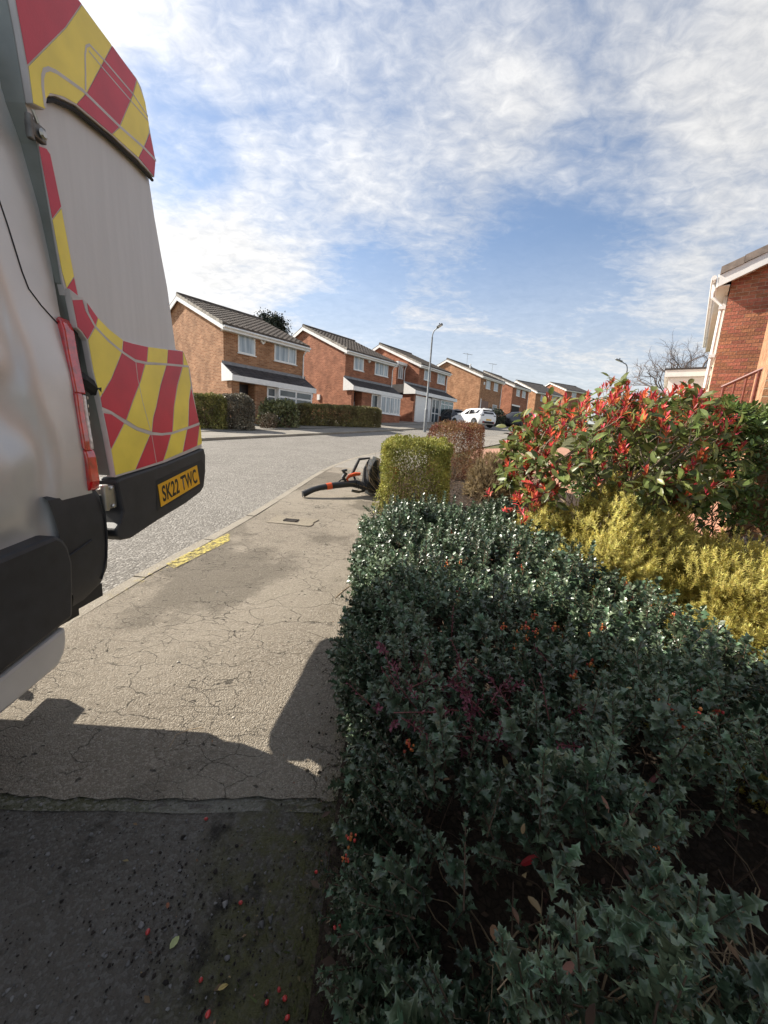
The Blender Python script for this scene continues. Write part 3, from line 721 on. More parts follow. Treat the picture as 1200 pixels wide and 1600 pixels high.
# ------------------------------------------------------------------ house on our right: gable wall laid brick by brick
c0 = survey(1146, 427, 8.4)
HR = 5.05
TR = .645
PR = (c0[0], c0[1], c0[2] - HR)
hr = thing('brick_house', 'red brick house at the right edge, close gable with white verge behind the shrubs', 'house', PR, R(90) - TR)
HDR, RIR = 4.6, 2.0
w = MB(); w.prism([(.0, .012 - 9, -2), (.0, -.004, -2), (.0, -.004, HR + 0), (.0, -4.5, HR + RIR), (.0, -9, HR)], (6.5, 0, 0))
# note: front is on the +y side here, the gable runs towards -y
MORT = mat('mortar', (.52, .39, .29), rough=.95, var=.15, bump=.4, bscale=80)
w.build('wall', [MORT], hr)
MBK = mat('loose_red_brick', (.40, .155, .088), rough=.92, var=.22, vscale=9, island=.24, hue=.012, bump=.5, bscale=45)
bm = MB().box(-.006, .02, -.2130, 0, 0, .062)
proto = bm.build('brick', MBK, hr)
cells = []
for r in range(-2, 92):
    z = r * .075
    for k in range(41):
        y = -.0 - k * .225 - (r % 2) * .1125
        L_ = .215
        if z > HR + RIR * min(1, max(0, -(y - .1) / 4.5)) - .05: continue
        cells.append((y, z))
vis = []; rest = []
for y, z in cells:
    v = Vector((0, y - .1, z)); v = Matrix.Translation(PR) @ Matrix.Rotation(R(90) - TR, 4, 'Z') @ v
    q = CM @ (np.array(v) - [0, 0, CAM_H]); px = 600 + FPX * q[0] / -q[2]; py = 800 - FPX * q[1] / -q[2]
    (vis if (q[2] < 0 and px < 1215 and 370 < py < 622) else rest).append((y, z))
vis.sort(key=lambda c: -c[1])
extra = vis[300:]; vis = vis[:300]; rest += extra
proto.location = (0, vis[0][0], vis[0][1])
for y, z in vis[1:]:
    o = proto.copy(); COL.objects.link(o); o.parent = hr; o.location = (float(rng.normal(0, .0012)), y + float(rng.normal(0, .0015)), z + float(rng.normal(0, .001)))
rm = MB()
for r in range(-1, 68, 2):                          # half bricks that close every second course at the corner
    rm.box(-.006, .02, -.1005, 0, r * .075, r * .075 + .062)
for y, z in rest:
    e = rng.normal(0, .0012); rm.add([(e - .006, y, z), (e - .006, y - .215, z), (e - .006, y - .215, z + .065), (e - .006, y, z + .065), (.02, y, z), (.02, y - .215, z), (.02, y - .215, z + .065), (.02, y, z + .065)],
                                    [(0, 3, 2, 1), (0, 1, 5, 4), (1, 2, 6, 5), (2, 3, 7, 6), (3, 0, 4, 7)])
rm.build('bricks', MBK, hr, kind='stuff')
k = RIR / 4.5; eo = .22
r = MB()
r.prism([(-.2, eo, HR - k * eo + .14), (-.2, -4.5, HR + RIR + .14), (-.2, -9.3, HR - .0), (-.2, -9.3, HR - .1), (-.2, -4.5, HR + RIR + .03), (-.2, eo, HR - k * eo + .03)], (7, 0, 0))
ro = r.build('roof', TILE, hr)
VT = mat('right_verge', (.20, .165, .14), rough=.9, island=.25, var=.3)
for i in range(14):
    q = MB()
    y0, y1 = eo - i * .35, eo - (i + 1) * .35 - .01
    z0, z1 = HR - k * y0 + .14, HR - k * y1 + .14
    q.add([(-.235, y0, z0 - .10), (-.1, y0, z0 - .10), (-.1, y0, z0 + .05), (-.235, y0, z0 + .05), (-.235, y1, z1 - .11), (-.1, y1, z1 - .11), (-.1, y1, z1 + .035), (-.235, y1, z1 + .035)],
          [(0, 1, 2, 3), (4, 7, 6, 5), (0, 4, 5, 1), (1, 5, 6, 2), (2, 6, 7, 3), (3, 7, 4, 0)])
    q.build('verge_tile', VT, ro)
MB().prism([(-.171, .0, HR - .19), (-.171, eo - .003, HR - k * eo - .19), (-.171, eo - .003, HR - k * eo + .06), (-.171, -.35, HR + .15), (-.171, -.35, HR - .06)], (.03, 0, 0)).build('eaves_box_end', WHITE, hr)
b = MB(); b.prism([(-.21, eo, HR - k * eo + .03), (-.21, -4.5, HR + RIR + .03), (-.21, -4.5, HR + RIR - .2), (-.21, eo, HR - k * eo - .2)], (.035, 0, 0))
b.build('bargeboard', WHITE, hr)
MB().prism([(-.172, .0, HR - .17), (-.172, -4.5, HR + RIR - .17), (-.172, -4.5, HR + RIR - .15), (-.172, 0, HR - .15)], (.16, 0, 0)).build('soffit', CREAM, hr)
MB().box(-.17, 6.6, .016, eo, HR - k * eo - .19, HR - k * eo - .17).build('eaves_soffit', CREAM, hr)
MB().box(-.17, 6.6, eo + .002, eo + .03, HR - k * eo - .2, HR - k * eo + .06).build('fascia', WHITE, hr)
MB().tube([(-.2, eo + .09, HR - k * eo + .0), (6.6, eo + .09, HR - k * eo + .0)], .05, 8).build('gutter', WHITE, hr)
MB().tube([(.07, eo + .07, HR - k * eo - .05), (.07, eo + .05, HR - .42), (.07, .08, HR - .62), (.07, .08, 0)], .034, 8).build('downpipe', WHITE, hr)
for z in (HR - .7, HR - 1.7, HR - 2.9): MB().box(.01, .13, .016, .13, z, z + .07).build('pipe_clip', WHITE, hr)
window(hr, .5, 1.9, 3.5, 4.75, .04, face='y', dep=.03, glass=BLIND, sill=False)
# porch hood over the front door and a bay, seen edge-on
MB().prism([(1.2, .02, 2.75), (1.2, 1.05, 2.35), (1.2, 1.05, 2.22), (1.2, .02, 2.22)], (3.2, 0, 0)).build('porch_roof', TILE2, hr)
MB().box(1.15, 4.45, 1.055, 1.09, 2.18, 2.40).build('porch_fascia', WHITE, hr)
MB().prism([(1.16, .02, 2.80), (1.16, 1.09, 2.38), (1.16, 1.09, 2.20), (1.16, .02, 2.20)], (.035, 0, 0)).build('porch_bargeboard', WHITE, hr)
MB().tube([(1.25, 1.0, 2.2), (1.25, 1.0, -.5)], .05, 8).build('porch_post', WHITE, hr)
# white boarded garage further along the front
pg = survey(1104, 580, 11.5)
gr = thing('boarded_porch', 'low white boarded porch with flat roof left of the right hand brick house', 'porch', (pg[0], pg[1], pg[2] - 2.45), R(90) - .60)
MB().box(0, 2.4, .0, .88, -1.0, 2.3).build('wall', WHITE, gr)
for i in range(9): MB().box(-.022, -.002, .04, .52, .15 + i * .21, .15 + i * .21 + .19).build('board', WHITE, gr)
MB().box(-.12, 2.5, -.1, 1.0, 2.302, 2.50).build('fascia', WHITE, gr)
MB().box(-.14, 2.52, -.12, 1.02, 2.502, 2.55).build('roof', LEADW, gr)
# corner of the next house this way, its front in full sun
pc = survey(1184, 570, 7.4)
hc = thing('brick_house', 'sunlit orange brick house corner cut off by the right edge behind the railing', 'house', (pc[0], pc[1], gz(pc[1]) - .2), R(90) - .70)
MB().prism([(0, 0, -1), (0, -6, -1), (0, -6, 5.2), (0, -3, 6.6), (0, 0, 5.2)], (-5, 0, 0)).build('wall', BR1, hc)
MB().prism([(.03, .06, 5.22), (.03, -3, 6.75), (.03, -6.3, 5.1), (.03, -6.3, 5.0), (.03, -3, 6.62), (.03, .06, 5.12)], (-5.2, 0, 0)).build('roof', TILE, hc)
MB().box(.02, -5.1, .062, .09, 4.95, 5.2).build('fascia', WHITE, hc)
window(hc, -3.4, -1.8, 3.4, 4.6, .04, dep=.03, glass=BLIND, sill=False)
# rust red handrail
RUST = mat('rust_red_paint', (.16, .045, .03), rough=.55, var=.3, vscale=20)
ra, rb = survey(1128, 605, 5.4), survey(1215, 566, 4.9)
rl = thing('handrail', 'rust red metal handrail rising in front of the brick corner at the right edge', 'railing', ((ra[0] + rb[0]) / 2, (ra[1] + rb[1]) / 2, gz(ra[1])))
o3 = np.array(rl.location); ra, rb = ra - o3, rb - o3
MB().tube([ra, rb, rb + (rb - ra) * .5], .022, 8).build('top_rail', RUST, rl)
MB().tube([ra - [0, 0, .42], rb - [0, 0, .42], rb + (rb - ra) * .5 - [0, 0, .42]], .018, 8).build('lower_rail', RUST, rl)
for i in range(7):
    p = ra + (rb - ra) * (.04 + i * .22); MB().tube([p - [0, 0, 1.1 if i % 3 == 0 else .42], p], .02 if i % 3 == 0 else .012, 6).build('post' if i % 3 == 0 else 'baluster', RUST, rl)
# ------------------------------------------------------------------ van: measured outlines on the open rear door (y, z in metres)
DOOR = {
    'top_a_r': [(1.698,1.8),(1.749,1.759),(1.729,1.724),(1.703,1.76)],
    'top_b_y': [(1.751,1.758),(1.815,1.729),(1.899,1.705),(1.884,1.657),(1.808,1.685),(1.733,1.721)],
    'top_c_r': [(1.903,1.703),(1.971,1.706),(2.09,1.716),(2.069,1.641),(1.98,1.637),(1.891,1.656)],
    'top_d_y': [(2.094,1.717),(2.276,1.742),(2.256,1.665),(2.074,1.641)],
    'top_e_r': [(2.281,1.742),(2.438,1.765),(2.429,1.689),(2.261,1.665)],
    'top_f_y': [(2.444,1.763),(2.472,1.725),(2.494,1.693),(2.438,1.688)],
    'mid_a_r': [(1.62,1.789),(1.672,1.806),(1.682,1.767),(1.724,1.718),(1.677,1.658),(1.654,1.681),(1.631,1.694)],
    'mid_b_y': [(1.727,1.714),(1.796,1.679),(1.88,1.649),(1.794,1.525),(1.711,1.436),(1.69,1.54),(1.68,1.656)],
    'mid_c_r': [(1.885,1.648),(1.978,1.625),(2.051,1.628),(2.0,1.538),(1.93,1.444),(1.864,1.347),(1.772,1.381),(1.717,1.395),(1.714,1.433),(1.797,1.523)],
    'mid_d_y': [(2.057,1.627),(2.247,1.656),(2.173,1.542),(2.116,1.425),(2.08,1.368),(2.057,1.297),(1.945,1.316),(1.869,1.347),(1.936,1.444),(2.005,1.537)],
    'mid_e_r': [(2.254,1.656),(2.42,1.677),(2.347,1.564),(2.292,1.438),(2.256,1.296),(2.149,1.289),(2.063,1.294),(2.086,1.366),(2.123,1.426),(2.18,1.541)],
    'mid_f_y': [(2.428,1.676),(2.493,1.686),(2.509,1.584),(2.471,1.494),(2.437,1.33),(2.263,1.297),(2.299,1.437),(2.354,1.559)],
    'mid_g_r': [(2.512,1.563),(2.539,1.478),(2.585,1.361),(2.446,1.332),(2.48,1.493)],
    'low_a_r': [(1.723,1.371),(1.77,1.368),(1.848,1.333),(1.744,1.218),(1.735,1.29)],
    'low_b_y': [(1.853,1.331),(1.935,1.301),(2.04,1.281),(1.943,1.169),(1.895,1.113),(1.755,1.1),(1.745,1.213)],
    'low_c_r': [(2.046,1.28),(2.147,1.278),(2.239,1.285),(2.182,1.197),(2.141,1.142),(1.901,1.114),(1.949,1.169)],
    'low_d_y': [(2.247,1.286),(2.421,1.313),(2.366,1.212),(2.351,1.18),(2.148,1.144),(2.189,1.196)],
    'low_e_r': [(2.43,1.314),(2.587,1.344),(2.535,1.213),(2.36,1.181),(2.375,1.212)],
    'low_f_y': [(2.594,1.343),(2.603,1.3),(2.605,1.226),(2.542,1.213)],
    'strip_b_y': [(1.591,2.047),(1.64,2.108),(1.664,1.882),(1.661,1.882),(1.62,1.829),(1.607,1.881)],
    'strip_a_r': [(1.57,2.266),(1.602,2.278),(1.617,2.27),(1.64,2.114),(1.591,2.051)],
    'strip_c_r': [(1.663,1.879),(1.673,1.815),(1.619,1.795),(1.618,1.824)],
    'cap_a_r': [(1.844,2.913),(1.74,2.75),(1.542,2.481),(1.527,2.641),(1.517,2.739),(1.52,2.827),(1.641,2.872),(1.731,2.886)],
    'cap_b_y': [(1.847,2.911),(2.003,2.919),(2.014,2.918),(1.824,2.611),(1.756,2.522),(1.691,2.5),(1.627,2.464),(1.604,2.43),(1.594,2.393),(1.546,2.376),(1.545,2.479),(1.743,2.749)],
    'cap_c_r': [(2.018,2.919),(2.181,2.921),(2.138,2.829),(2.012,2.616),(1.957,2.554),(1.758,2.523),(1.827,2.612)],
    'cap_d_y': [(2.186,2.919),(2.24,2.873),(2.259,2.795),(2.252,2.752),(2.21,2.679),(2.143,2.578),(1.961,2.555),(2.017,2.617),(2.144,2.832)],
    'cap_e_r': [(2.261,2.754),(2.294,2.656),(2.27,2.572),(2.147,2.58),(2.214,2.677)],
    'gap_cap_low': [(1.597,2.4),(1.596,2.458),(1.601,2.493),(1.612,2.52),(1.636,2.543),(1.669,2.559),(1.802,2.598),(2.013,2.621),(2.199,2.653),(2.299,2.659)],
    'gap_cap_hi': [(1.815,2.61),(1.825,2.675),(1.834,2.741),(1.845,2.777),(1.867,2.8),(1.955,2.815),(2.139,2.833),(2.254,2.822)],
    'gap_cap_mid': [(1.858,2.773),(1.933,2.776),(2.113,2.791),(2.254,2.803)],
    'gap_top': [(1.618,1.792),(1.675,1.81),(1.689,1.769),(1.727,1.72),(1.797,1.682),(1.883,1.652),(1.975,1.629),(2.073,1.636),(2.248,1.66),(2.433,1.683),(2.502,1.691)],
    'gap_low': [(1.715,1.389),(1.771,1.375),(1.855,1.337),(1.939,1.308),(2.051,1.286),(2.148,1.283),(2.247,1.29),(2.434,1.323),(2.588,1.354)],
    'gap_vert': [(1.979,1.627),(1.981,1.552),(2.006,1.435),(2.054,1.289),(2.076,1.136)],
    'hinge_edge': [(1.51,2.852),(1.526,2.641),(1.535,2.553),(1.541,2.473),(1.545,2.374),(1.573,2.271),(1.592,2.037),(1.605,1.841),(1.611,1.83),(1.619,1.768),(1.628,1.689),(1.653,1.675),(1.675,1.653),(1.688,1.533),(1.713,1.426),(1.733,1.283),(1.753,1.098)],
    'far_edge': [(1.698,2.917),(1.835,2.915),(2.003,2.917),(2.186,2.929),(2.219,2.917),(2.247,2.874),(2.264,2.791),(2.301,2.66),(2.273,2.569),(2.299,2.399),(2.334,2.242),(2.374,2.086),(2.415,1.77),(2.451,1.767),(2.517,1.67),(2.541,1.522),(2.589,1.357),(2.607,1.2)],
    'trim': [(1.744,1.075),(1.772,1.084),(2.16,1.128),(2.611,1.196),(2.627,1.146),(2.612,1.038),(2.576,0.945),(2.527,0.915),(2.337,0.875),(2.047,0.835),(1.803,0.794),(1.74,0.802),(1.708,0.827),(1.703,0.858),(1.74,0.883),(1.766,0.929)],
    'plate': [(2.057,0.903),(2.51,0.974),(2.487,1.093),(2.05,1.021)],
    'cap_low_edge': [(1.601,2.398),(1.617,2.447),(1.655,2.475),(1.753,2.515),(1.956,2.549),(2.137,2.567),(2.273,2.569)],
    'low_top_edge': [(1.675,1.809),(1.699,1.804),(1.749,1.762),(1.816,1.733),(1.904,1.707),(1.971,1.709),(2.092,1.719),(2.278,1.745),(2.445,1.769)],
}
def door_x(z): return -1.22 - .04 * (z - .8)
VX0 = -1.24
van = thing('van', 'silver high roof van with its red and yellow chevron rear door swung open', 'van', (-2.25, -.9, gz(0) - .08))
VO = np.array(van.location)
def vb(mb, name, m, parent=None, **k):
    """build a part of the van from world measurements"""
    mb.v = [tuple(np.array(p) - VO) for p in mb.v]
    return mb.build(name, m, parent or van, **k)
def metal(name, col, rough=.35, met=.75, coat=.5, dirt=.25):
    m = mat(name, col, rough=rough, metal=met, var=.12, vscale=2.5, bump=.02, bscale=7, coat=coat)
    return m
SILVER = metal('silver_paint', (.58, .572, .56), rough=.44, met=.42, coat=.22)
GREYP = mat('dusty_grey_panel', (.56, .545, .53), rough=.45, metal=.2, var=.035, vscale=14, stretch=(1, 2.2, .16), bump=.05, bscale=26)
BLKP = mat('black_plastic', (.022, .023, .026), rough=.55, var=.25, vscale=14, bump=.10, bscale=420)
BLKG = mat('dark_jamb', (.010, .010, .011), rough=.6)
JAMB = mat('door_edge_paint', (.22, .235, .215), rough=.45, metal=.3, var=.2, vscale=5)
REDR = mat('red_retroreflective', (.56, .022, .050), rough=.38, var=.12, vscale=5, spec=.5, bump=.05, bscale=180)
YELR = mat('yellow_retroreflective', (.88, .70, .085), rough=.38, var=.10, vscale=5, spec=.5, bump=.05, bscale=180)
SEAM = mat('bare_seam', (.55, .51, .49), rough=.45, var=.15)
RUB = mat('rubber_seal', (.012, .012, .013), rough=.7)
STEELD = mat('dull_steel', (.16, .155, .145), rough=.5, metal=.6, var=.3, vscale=30)
STEELV = mat('zinc_steel', (.52, .50, .46), rough=.35, metal=.85, var=.2)
REDL = mat('red_lens', (.50, .006, .008), rough=.12, spec=.8, coat=1., var=.35, vscale=40)
CLRL = mat('clear_lens', (.62, .55, .52), rough=.12, spec=.9, coat=1., var=.3, vscale=60)
PLY = mat('plate_yellow', (.80, .42, .018), rough=.35, var=.05)
PLK = mat('plate_black', (.01, .01, .01), rough=.4)

# --- body shell: section by height, pressed panel behind the rear wheel
ZP = [.40, .62, .86, 1.05, 1.20, 1.36, 1.50, 1.72, 1.90, 2.08, 2.25, 2.40, 2.52, 2.60, 2.66, 2.69]
XP = [-1.27, -1.245, -1.225, -1.215, -1.220, -1.233, -1.246, -1.285, -1.302, -1.318, -1.345, -1.365, -1.40, -1.46, -1.58, -1.85]
CZ = [.40, 1.035, 1.22, 1.312, 1.44, 1.562, 1.786, 2.1, 2.7]; CY = [1.42, 1.424, 1.446, 1.430, 1.398, 1.413, 1.372, 1.30, 1.15]
def sst(a, b, x): t = min(1, max(0, (x - a) / (b - a))); return t * t * (3 - 2 * t)
def side_x(y, z):
    x = np.interp(z, ZP, XP)
    e = np.interp(z, CZ, CY)
    x -= .030 * sst(e + .015, e - .05, y) * sst(.80, 1.0, z) * sst(2.3, 1.9, z)          # pressed-in panel
    x -= .030 * sst(e - .02, e - .12, y) * sst(1.20, 1.41, z) * sst(1.535, 1.44, z)        # swage line along the waist
    x += .032 * sst(1.40, 1.18, z) * sst(.9, 1.05, z) * sst(e - .02, e - .2, y)
    return x
yrow = np.r_[np.linspace(-4.2, .6, 18), np.linspace(.7, 1.6, 42)]; zcol = np.r_[np.linspace(.40, 2.46, 64), 2.50, 2.54, 2.58, 2.615, 2.645, 2.665, 2.68, 2.69]
mb = MB()
mb.grid([[(side_x(y, z), y if z > .66 else min(y, 1.30 + .3 * sst(.60, .66, z)), z + .062 * (y - 1.6)) for y in yrow] for z in zcol])
mb.grid([[(-4.5 - side_x(y, z), y, z + .062 * (y - 1.6)) for y in yrow[::-1]] for z in zcol])
mb.grid([[(x, y, 2.69 + .062 * (y - 1.6) + .04 * math.sin(math.pi * (x + 2.65) / .8) * (-2.65 < x < -1.85)) for y in yrow] for x in np.linspace(-1.85, -2.65, 12)])
vb(mb, 'body', SILVER, smooth=True)
# rear face: jamb posts, load bay and the other leaf still shut
mb = MB()
mb.prism([(-1.30, 1.585, .62), (-1.30, 1.585, 1.3), (-1.47, 1.585, 2.40), (-1.62, 1.585, 2.40), (-1.55, 1.585, .62)], (0, -.1, 0)); mb.box(-3.0, -1.62, 1.40, 1.575, 2.38, 2.54); mb.box(-3.2, -1.30, 1.0, 1.58, .50, .66)
vb(mb, 'door_jamb', BLKG)
mb = MB(); mb.box(-3.1, -1.42, -1.6, -1.55, .66, 2.45); mb.box(-3.1, -1.42, -1.55, 1.4, .60, .66); mb.box(-1.45, -1.42, -1.55, 1.4, .66, 2.45); vb(mb, 'load_bay', BLKG)
mb = MB(); mb.box(-3.24, -2.26, 1.56, 1.63, .72, 2.45); vb(mb, 'rear_door', GREYP, bevel=.02)
mb = MB(); mb.box(-3.28, -1.24, -4.75, -4.2, .35, 1.3); mb.prism([(-3.2, -4.2, 1.2), (-3.2, -5.1, 1.15), (-3.2, -5.2, .4), (-3.2, -4.2, .4)], (1.9, 0, 0)); mb.prism([(-3.1, -4.2, 2.2), (-3.1, -4.9, 1.2), (-3.1, -4.2, 1.2)], (1.7, 0, 0)); vb(mb, 'cab', SILVER, bevel=.04)
for y in (.05, -3.6):
    for x in (-1.32, -3.18):
        t = MB(); t.lathe([(.10, -.1), (.33, -.11), (.345, -.08), (.345, .08), (.33, .11), (.10, .1)], 28, org=(x, y, gz(y) - .085 + .345), axis='x'); wh = vb(t, 'wheel', RUB, smooth=True)
        t = MB(); t.lathe([(.03, -.112), (.22, -.114), (.22, .114), (.03, .112)], 20, org=(x, y, gz(y) - .085 + .345), axis='x'); vb(t, 'rim', STEELV, wh)
mb = MB(); mb.box(-3.1, -1.4, -4.6, 1.3, .30, .52); vb(mb, 'underbody', BLKG)
# panel shut line on the pillar
mb = MB(); pts = [(1.415, 2.085), (1.442, 1.958), (1.465, 1.825), (1.479, 1.777), (1.52, 1.735), (1.59, 1.68)]
pts = [(side_x(1.30, 2.3) + .002, 1.33, 2.50)] + [(side_x(y, z - .062 * (y - 1.6)) + .0005, y, z) for y, z in pts]
mb.tube(pts, .0026, 5); vb(mb, 'shut_line', RUB)
# black rear bumper corner with rounded plan, lower grooved line
mb = MB(); rows = []
for z, rx, yend in ((.60, .03, 1.60), (.64, .012, 1.66), (.70, .004, 1.692), (.80, 0, 1.702), (.92, 0, 1.704), (1.00, .004, 1.695), (1.05, .012, 1.665), (1.062, .03, 1.635)):
    row = []
    for y in np.linspace(np.interp(z, [.6, .7, .86, .95, 1.05], [1.47, 1.44, 1.42, 1.40, 1.385]), yend - .07, 8): row.append((-1.205 - rx, y, z + .05 * (y - 1.6) * (1 if z < 1 else .55)))
    for a in np.linspace(0, 90, 7)[1:]: row.append((-1.275 - rx + .07 * math.cos(R(a)), yend - .07 + .07 * math.sin(R(a)), z))
    for x in (-1.6, -2.2, -2.9): row.append((x, yend + .02, z))
    rows.append(row)
mb.grid(rows); n_ = len(rows[0])
bum = vb(mb, 'rear_bumper', BLKP, smooth=True)
mb = MB(); mb.box(-3.2, -1.25, 1.2, 1.66, .56, .62); vb(mb, 'bumper_underside', BLKG)
mb = MB(); mb.tube([(-1.2035, y, z) for y, z in ((1.30, .80), (1.45, .822), (1.56, .85))], .005, 5); vb(mb, 'groove', RUB, bum)
mb = MB(); mb.tube([(-1.2046, 1.628, 1.03), (-1.2026, 1.645, .95), (-1.2026, 1.648, .85), (-1.205, 1.64, .75), (-1.212, 1.61, .66)], .004, 5); vb(mb, 'bumper_joint', RUB, bum)
# side cladding: deep black moulding, silver sill skirt below it
def extr(name, out, y0, m, xo, bev):
    mb = MB(); mb.prism([(xo, y, z) for y, z in out], (-.10, 0, 0)); return vb(mb, name, m, bevel=bev)
extr('side_moulding', [(1.365, .922), (1.395, .900), (1.415, .865), (1.428, .80), (1.420, .70), (1.405, .583), (1.10, .528), (-.2, .44), (-.2, .80), (1.15, .903)], 0, BLKP, -1.178, .016)
extr('sill_skirt', [(1.376, .560), (1.374, .500), (1.362, .462), (1.330, .423), (1.087, .393), (-.2, .31), (-.2, .432), (1.10, .515)], 0, SILVER, -1.186, .014)
# tall rear lamp on the corner
def lamp_piece(name, pts, m, parent=None, y1=1.628, dp=.052):
    mb = MB(); mb.prism([(x, y1, z) for x, z in pts], (0, -dp, 0)); return vb(mb, name, m, parent, bevel=.006)
tl = lamp_piece('tail_light', [(-1.302, 1.672), (-1.287, 1.706), (-1.274, 1.718), (-1.262, 1.698), (-1.254, 1.669), (-1.247, 1.587), (-1.236, 1.499), (-1.228, 1.438), (-1.253, 1.437), (-1.283, 1.496), (-1.298, 1.650)], REDL)
lamp_piece('red_edge', [(-1.2555, 1.440), (-1.226, 1.440), (-1.222, 1.36), (-1.212, 1.254), (-1.210, 1.214), (-1.252, 1.248)], REDL, tl, 1.607, .034)
lamp_piece('clear_lens', [(-1.2525, 1.435), (-1.228, 1.436), (-1.224, 1.36), (-1.214, 1.254), (-1.212, 1.218), (-1.250, 1.254)], CLRL, tl, 1.628, .020)
lamp_piece('lower_lens', [(-1.253, 1.250), (-1.212, 1.214), (-1.206, 1.19), (-1.198, 1.092), (-1.205, 1.058), (-1.226, 1.047), (-1.244, 1.069)], REDL, tl)
mb = MB()
for z in np.linspace(1.26, 1.42, 6): mb.box(-1.244 + .0, -1.226, 1.629, 1.633, z, z + .012)
vb(mb, 'lens_ribs', STEELV, tl)

# --- the open rear door
HE = sorted(DOOR['hinge_edge'], key=lambda q: q[1]); FE = sorted(DOOR['far_edge'][3:], key=lambda q: q[1])
he = lambda z: np.interp(z, [q[1] for q in HE], [q[0] for q in HE])
FE = [q for q in FE if q[1] < 2.93]
def outline(a, n=2): return [(door_x(z) + a, y, z) for y, z in n]
left = [(y, z) for y, z in HE if z >= 1.09]; right = DOOR['far_edge'][3:]
door_poly = left + [(1.55, 2.915), (1.835, 2.916), (2.003, 2.918)] + right
mb = MB(); mb.prism([(door_x(z) - .018, y, z) for y, z in door_poly], (-.062, 0, 0))
dr = vb(mb, 'rear_door', GREYP)
# painted edge of the door on the hinge side
mb = MB()
for (y0, z0), (y1, z1) in zip(left[:-1], left[1:]):
    mb.add([(door_x(z0) - .012, y0 - .002, z0), (door_x(z1) - .012, y1 - .002, z1), (door_x(z1) - .085, y1 - .002, z1), (door_x(z0) - .085, y0 - .002, z0)], [(0, 1, 2, 3)])
vb(mb, 'door_edge', JAMB, dr)
mb = MB(); fe = [(y, z) for y, z in right if z > 1.15]
mb.tube([(door_x(z) - .03, y + .004, z) for y, z in fe], .010, 6); vb(mb, 'door_seal', RUB, dr)
def plate(pts, t0, t1): # flat piece lying on the door from t0 to t1 proud
    mb = MB(); mb.prism([(door_x(z) + t0, y, z) for y, z in pts], (t1 - t0, 0, 0)); return mb
# raised upper fairing and lower panel
cap = [(1.51, 2.852), (1.55, 2.915), (1.835, 2.9165), (2.003, 2.919)] + DOOR['far_edge'][3:9] + DOOR['cap_low_edge'][::-1] + [(1.594, 2.388), (1.546, 2.374)] + [(1.541, 2.473), (1.535, 2.553), (1.526, 2.641)]
vb(plate(cap, -.03, .012), 'upper_fairing', SEAM, dr, bevel=.004)
mb = MB(); mb.tube([(door_x(z) + .0, y + .002, z - .011) for y, z in DOOR['cap_low_edge'][1:]], .008, 6); vb(mb, 'fairing_shadow_line', RUB, dr)  # black bead stands in for the shade under the fairing's lower edge
lowp = DOOR['low_top_edge'] + [(2.470, 1.745), (2.515, 1.670), (2.540, 1.522), (2.588, 1.357), (2.606, 1.200), (2.16, 1.130), (1.756, 1.090), (1.733, 1.283), (1.713, 1.426), (1.688, 1.533), (1.675, 1.653), (1.653, 1.675), (1.628, 1.689), (1.6190, 1.768), (1.612, 1.826)]
vb(plate(lowp, -.03, .010), 'lower_panel', SEAM, dr, bevel=.003)
vb(plate([(1.573, 2.275), (1.602, 2.283), (1.620, 2.272), (1.646, 2.108), (1.668, 1.90), (1.678, 1.812), (1.612, 1.80), (1.605, 1.841), (1.592, 2.037)], -.03, -.006), 'edge_strip', SEAM, dr)
for k_, pts in DOOR.items():
    if k_[-2:] in ('_r', '_y') and len(k_) > 3:
        base = .0125 if k_[:3] == 'cap' else (-.0055 if k_[:5] == 'strip' else .0105)
        c = np.mean(pts, axis=0)
        pp = [(c[0] + (p[0] - c[0]) * .992, c[1] + (p[1] - c[1]) * .992) for p in pts]
        vb(plate(pp, base, base + .0012), 'red_chevron' if k_[-1] == 'r' else 'yellow_chevron', REDR if k_[-1] == 'r' else YELR, dr)
for k_, w_, b_ in (('gap_cap_low', .006, .0142), ('gap_cap_hi', .004, .0142), ('gap_cap_mid', .003, .0142), ('gap_top', .0055, .0122), ('gap_low', .0065, .0122), ('gap_vert', .0022, .0122)):
    P = np.array(DOOR[k_]); T = np.gradient(P, axis=0); T /= np.linalg.norm(T, axis=1, keepdims=True); Nn = np.stack([-T[:, 1], T[:, 0]], 1)
    mb = MB(); mb.grid([[(door_x(z) + b_, y, z) for y, z in (p - n * w_, p + n * w_)] for p, n in zip(P, Nn)]); vb(mb, 'seam', SEAM, dr)
# moulded black step at the foot of the door
tr_ = DOOR['trim']; 
tp = vb(plate(tr_, -.075, .022), 'door_trim', BLKP, dr, bevel=.010)
mb = plate([(2.025, .885), (2.54, .958), (2.575, .985), (2.592, 1.085), (2.56, 1.125), (2.04, 1.045)], .0225, .0232); vb(mb, 'plate_recess', BLKG, tp)
pq = DOOR['plate']; npl = vb(plate([(pq[0][0] + .004, pq[0][1] - .002), (pq[1][0], pq[1][1]), (pq[2][0], pq[2][1]), (pq[3][0], pq[3][1])], .0235, .0265), 'number_plate', PLY, dr)
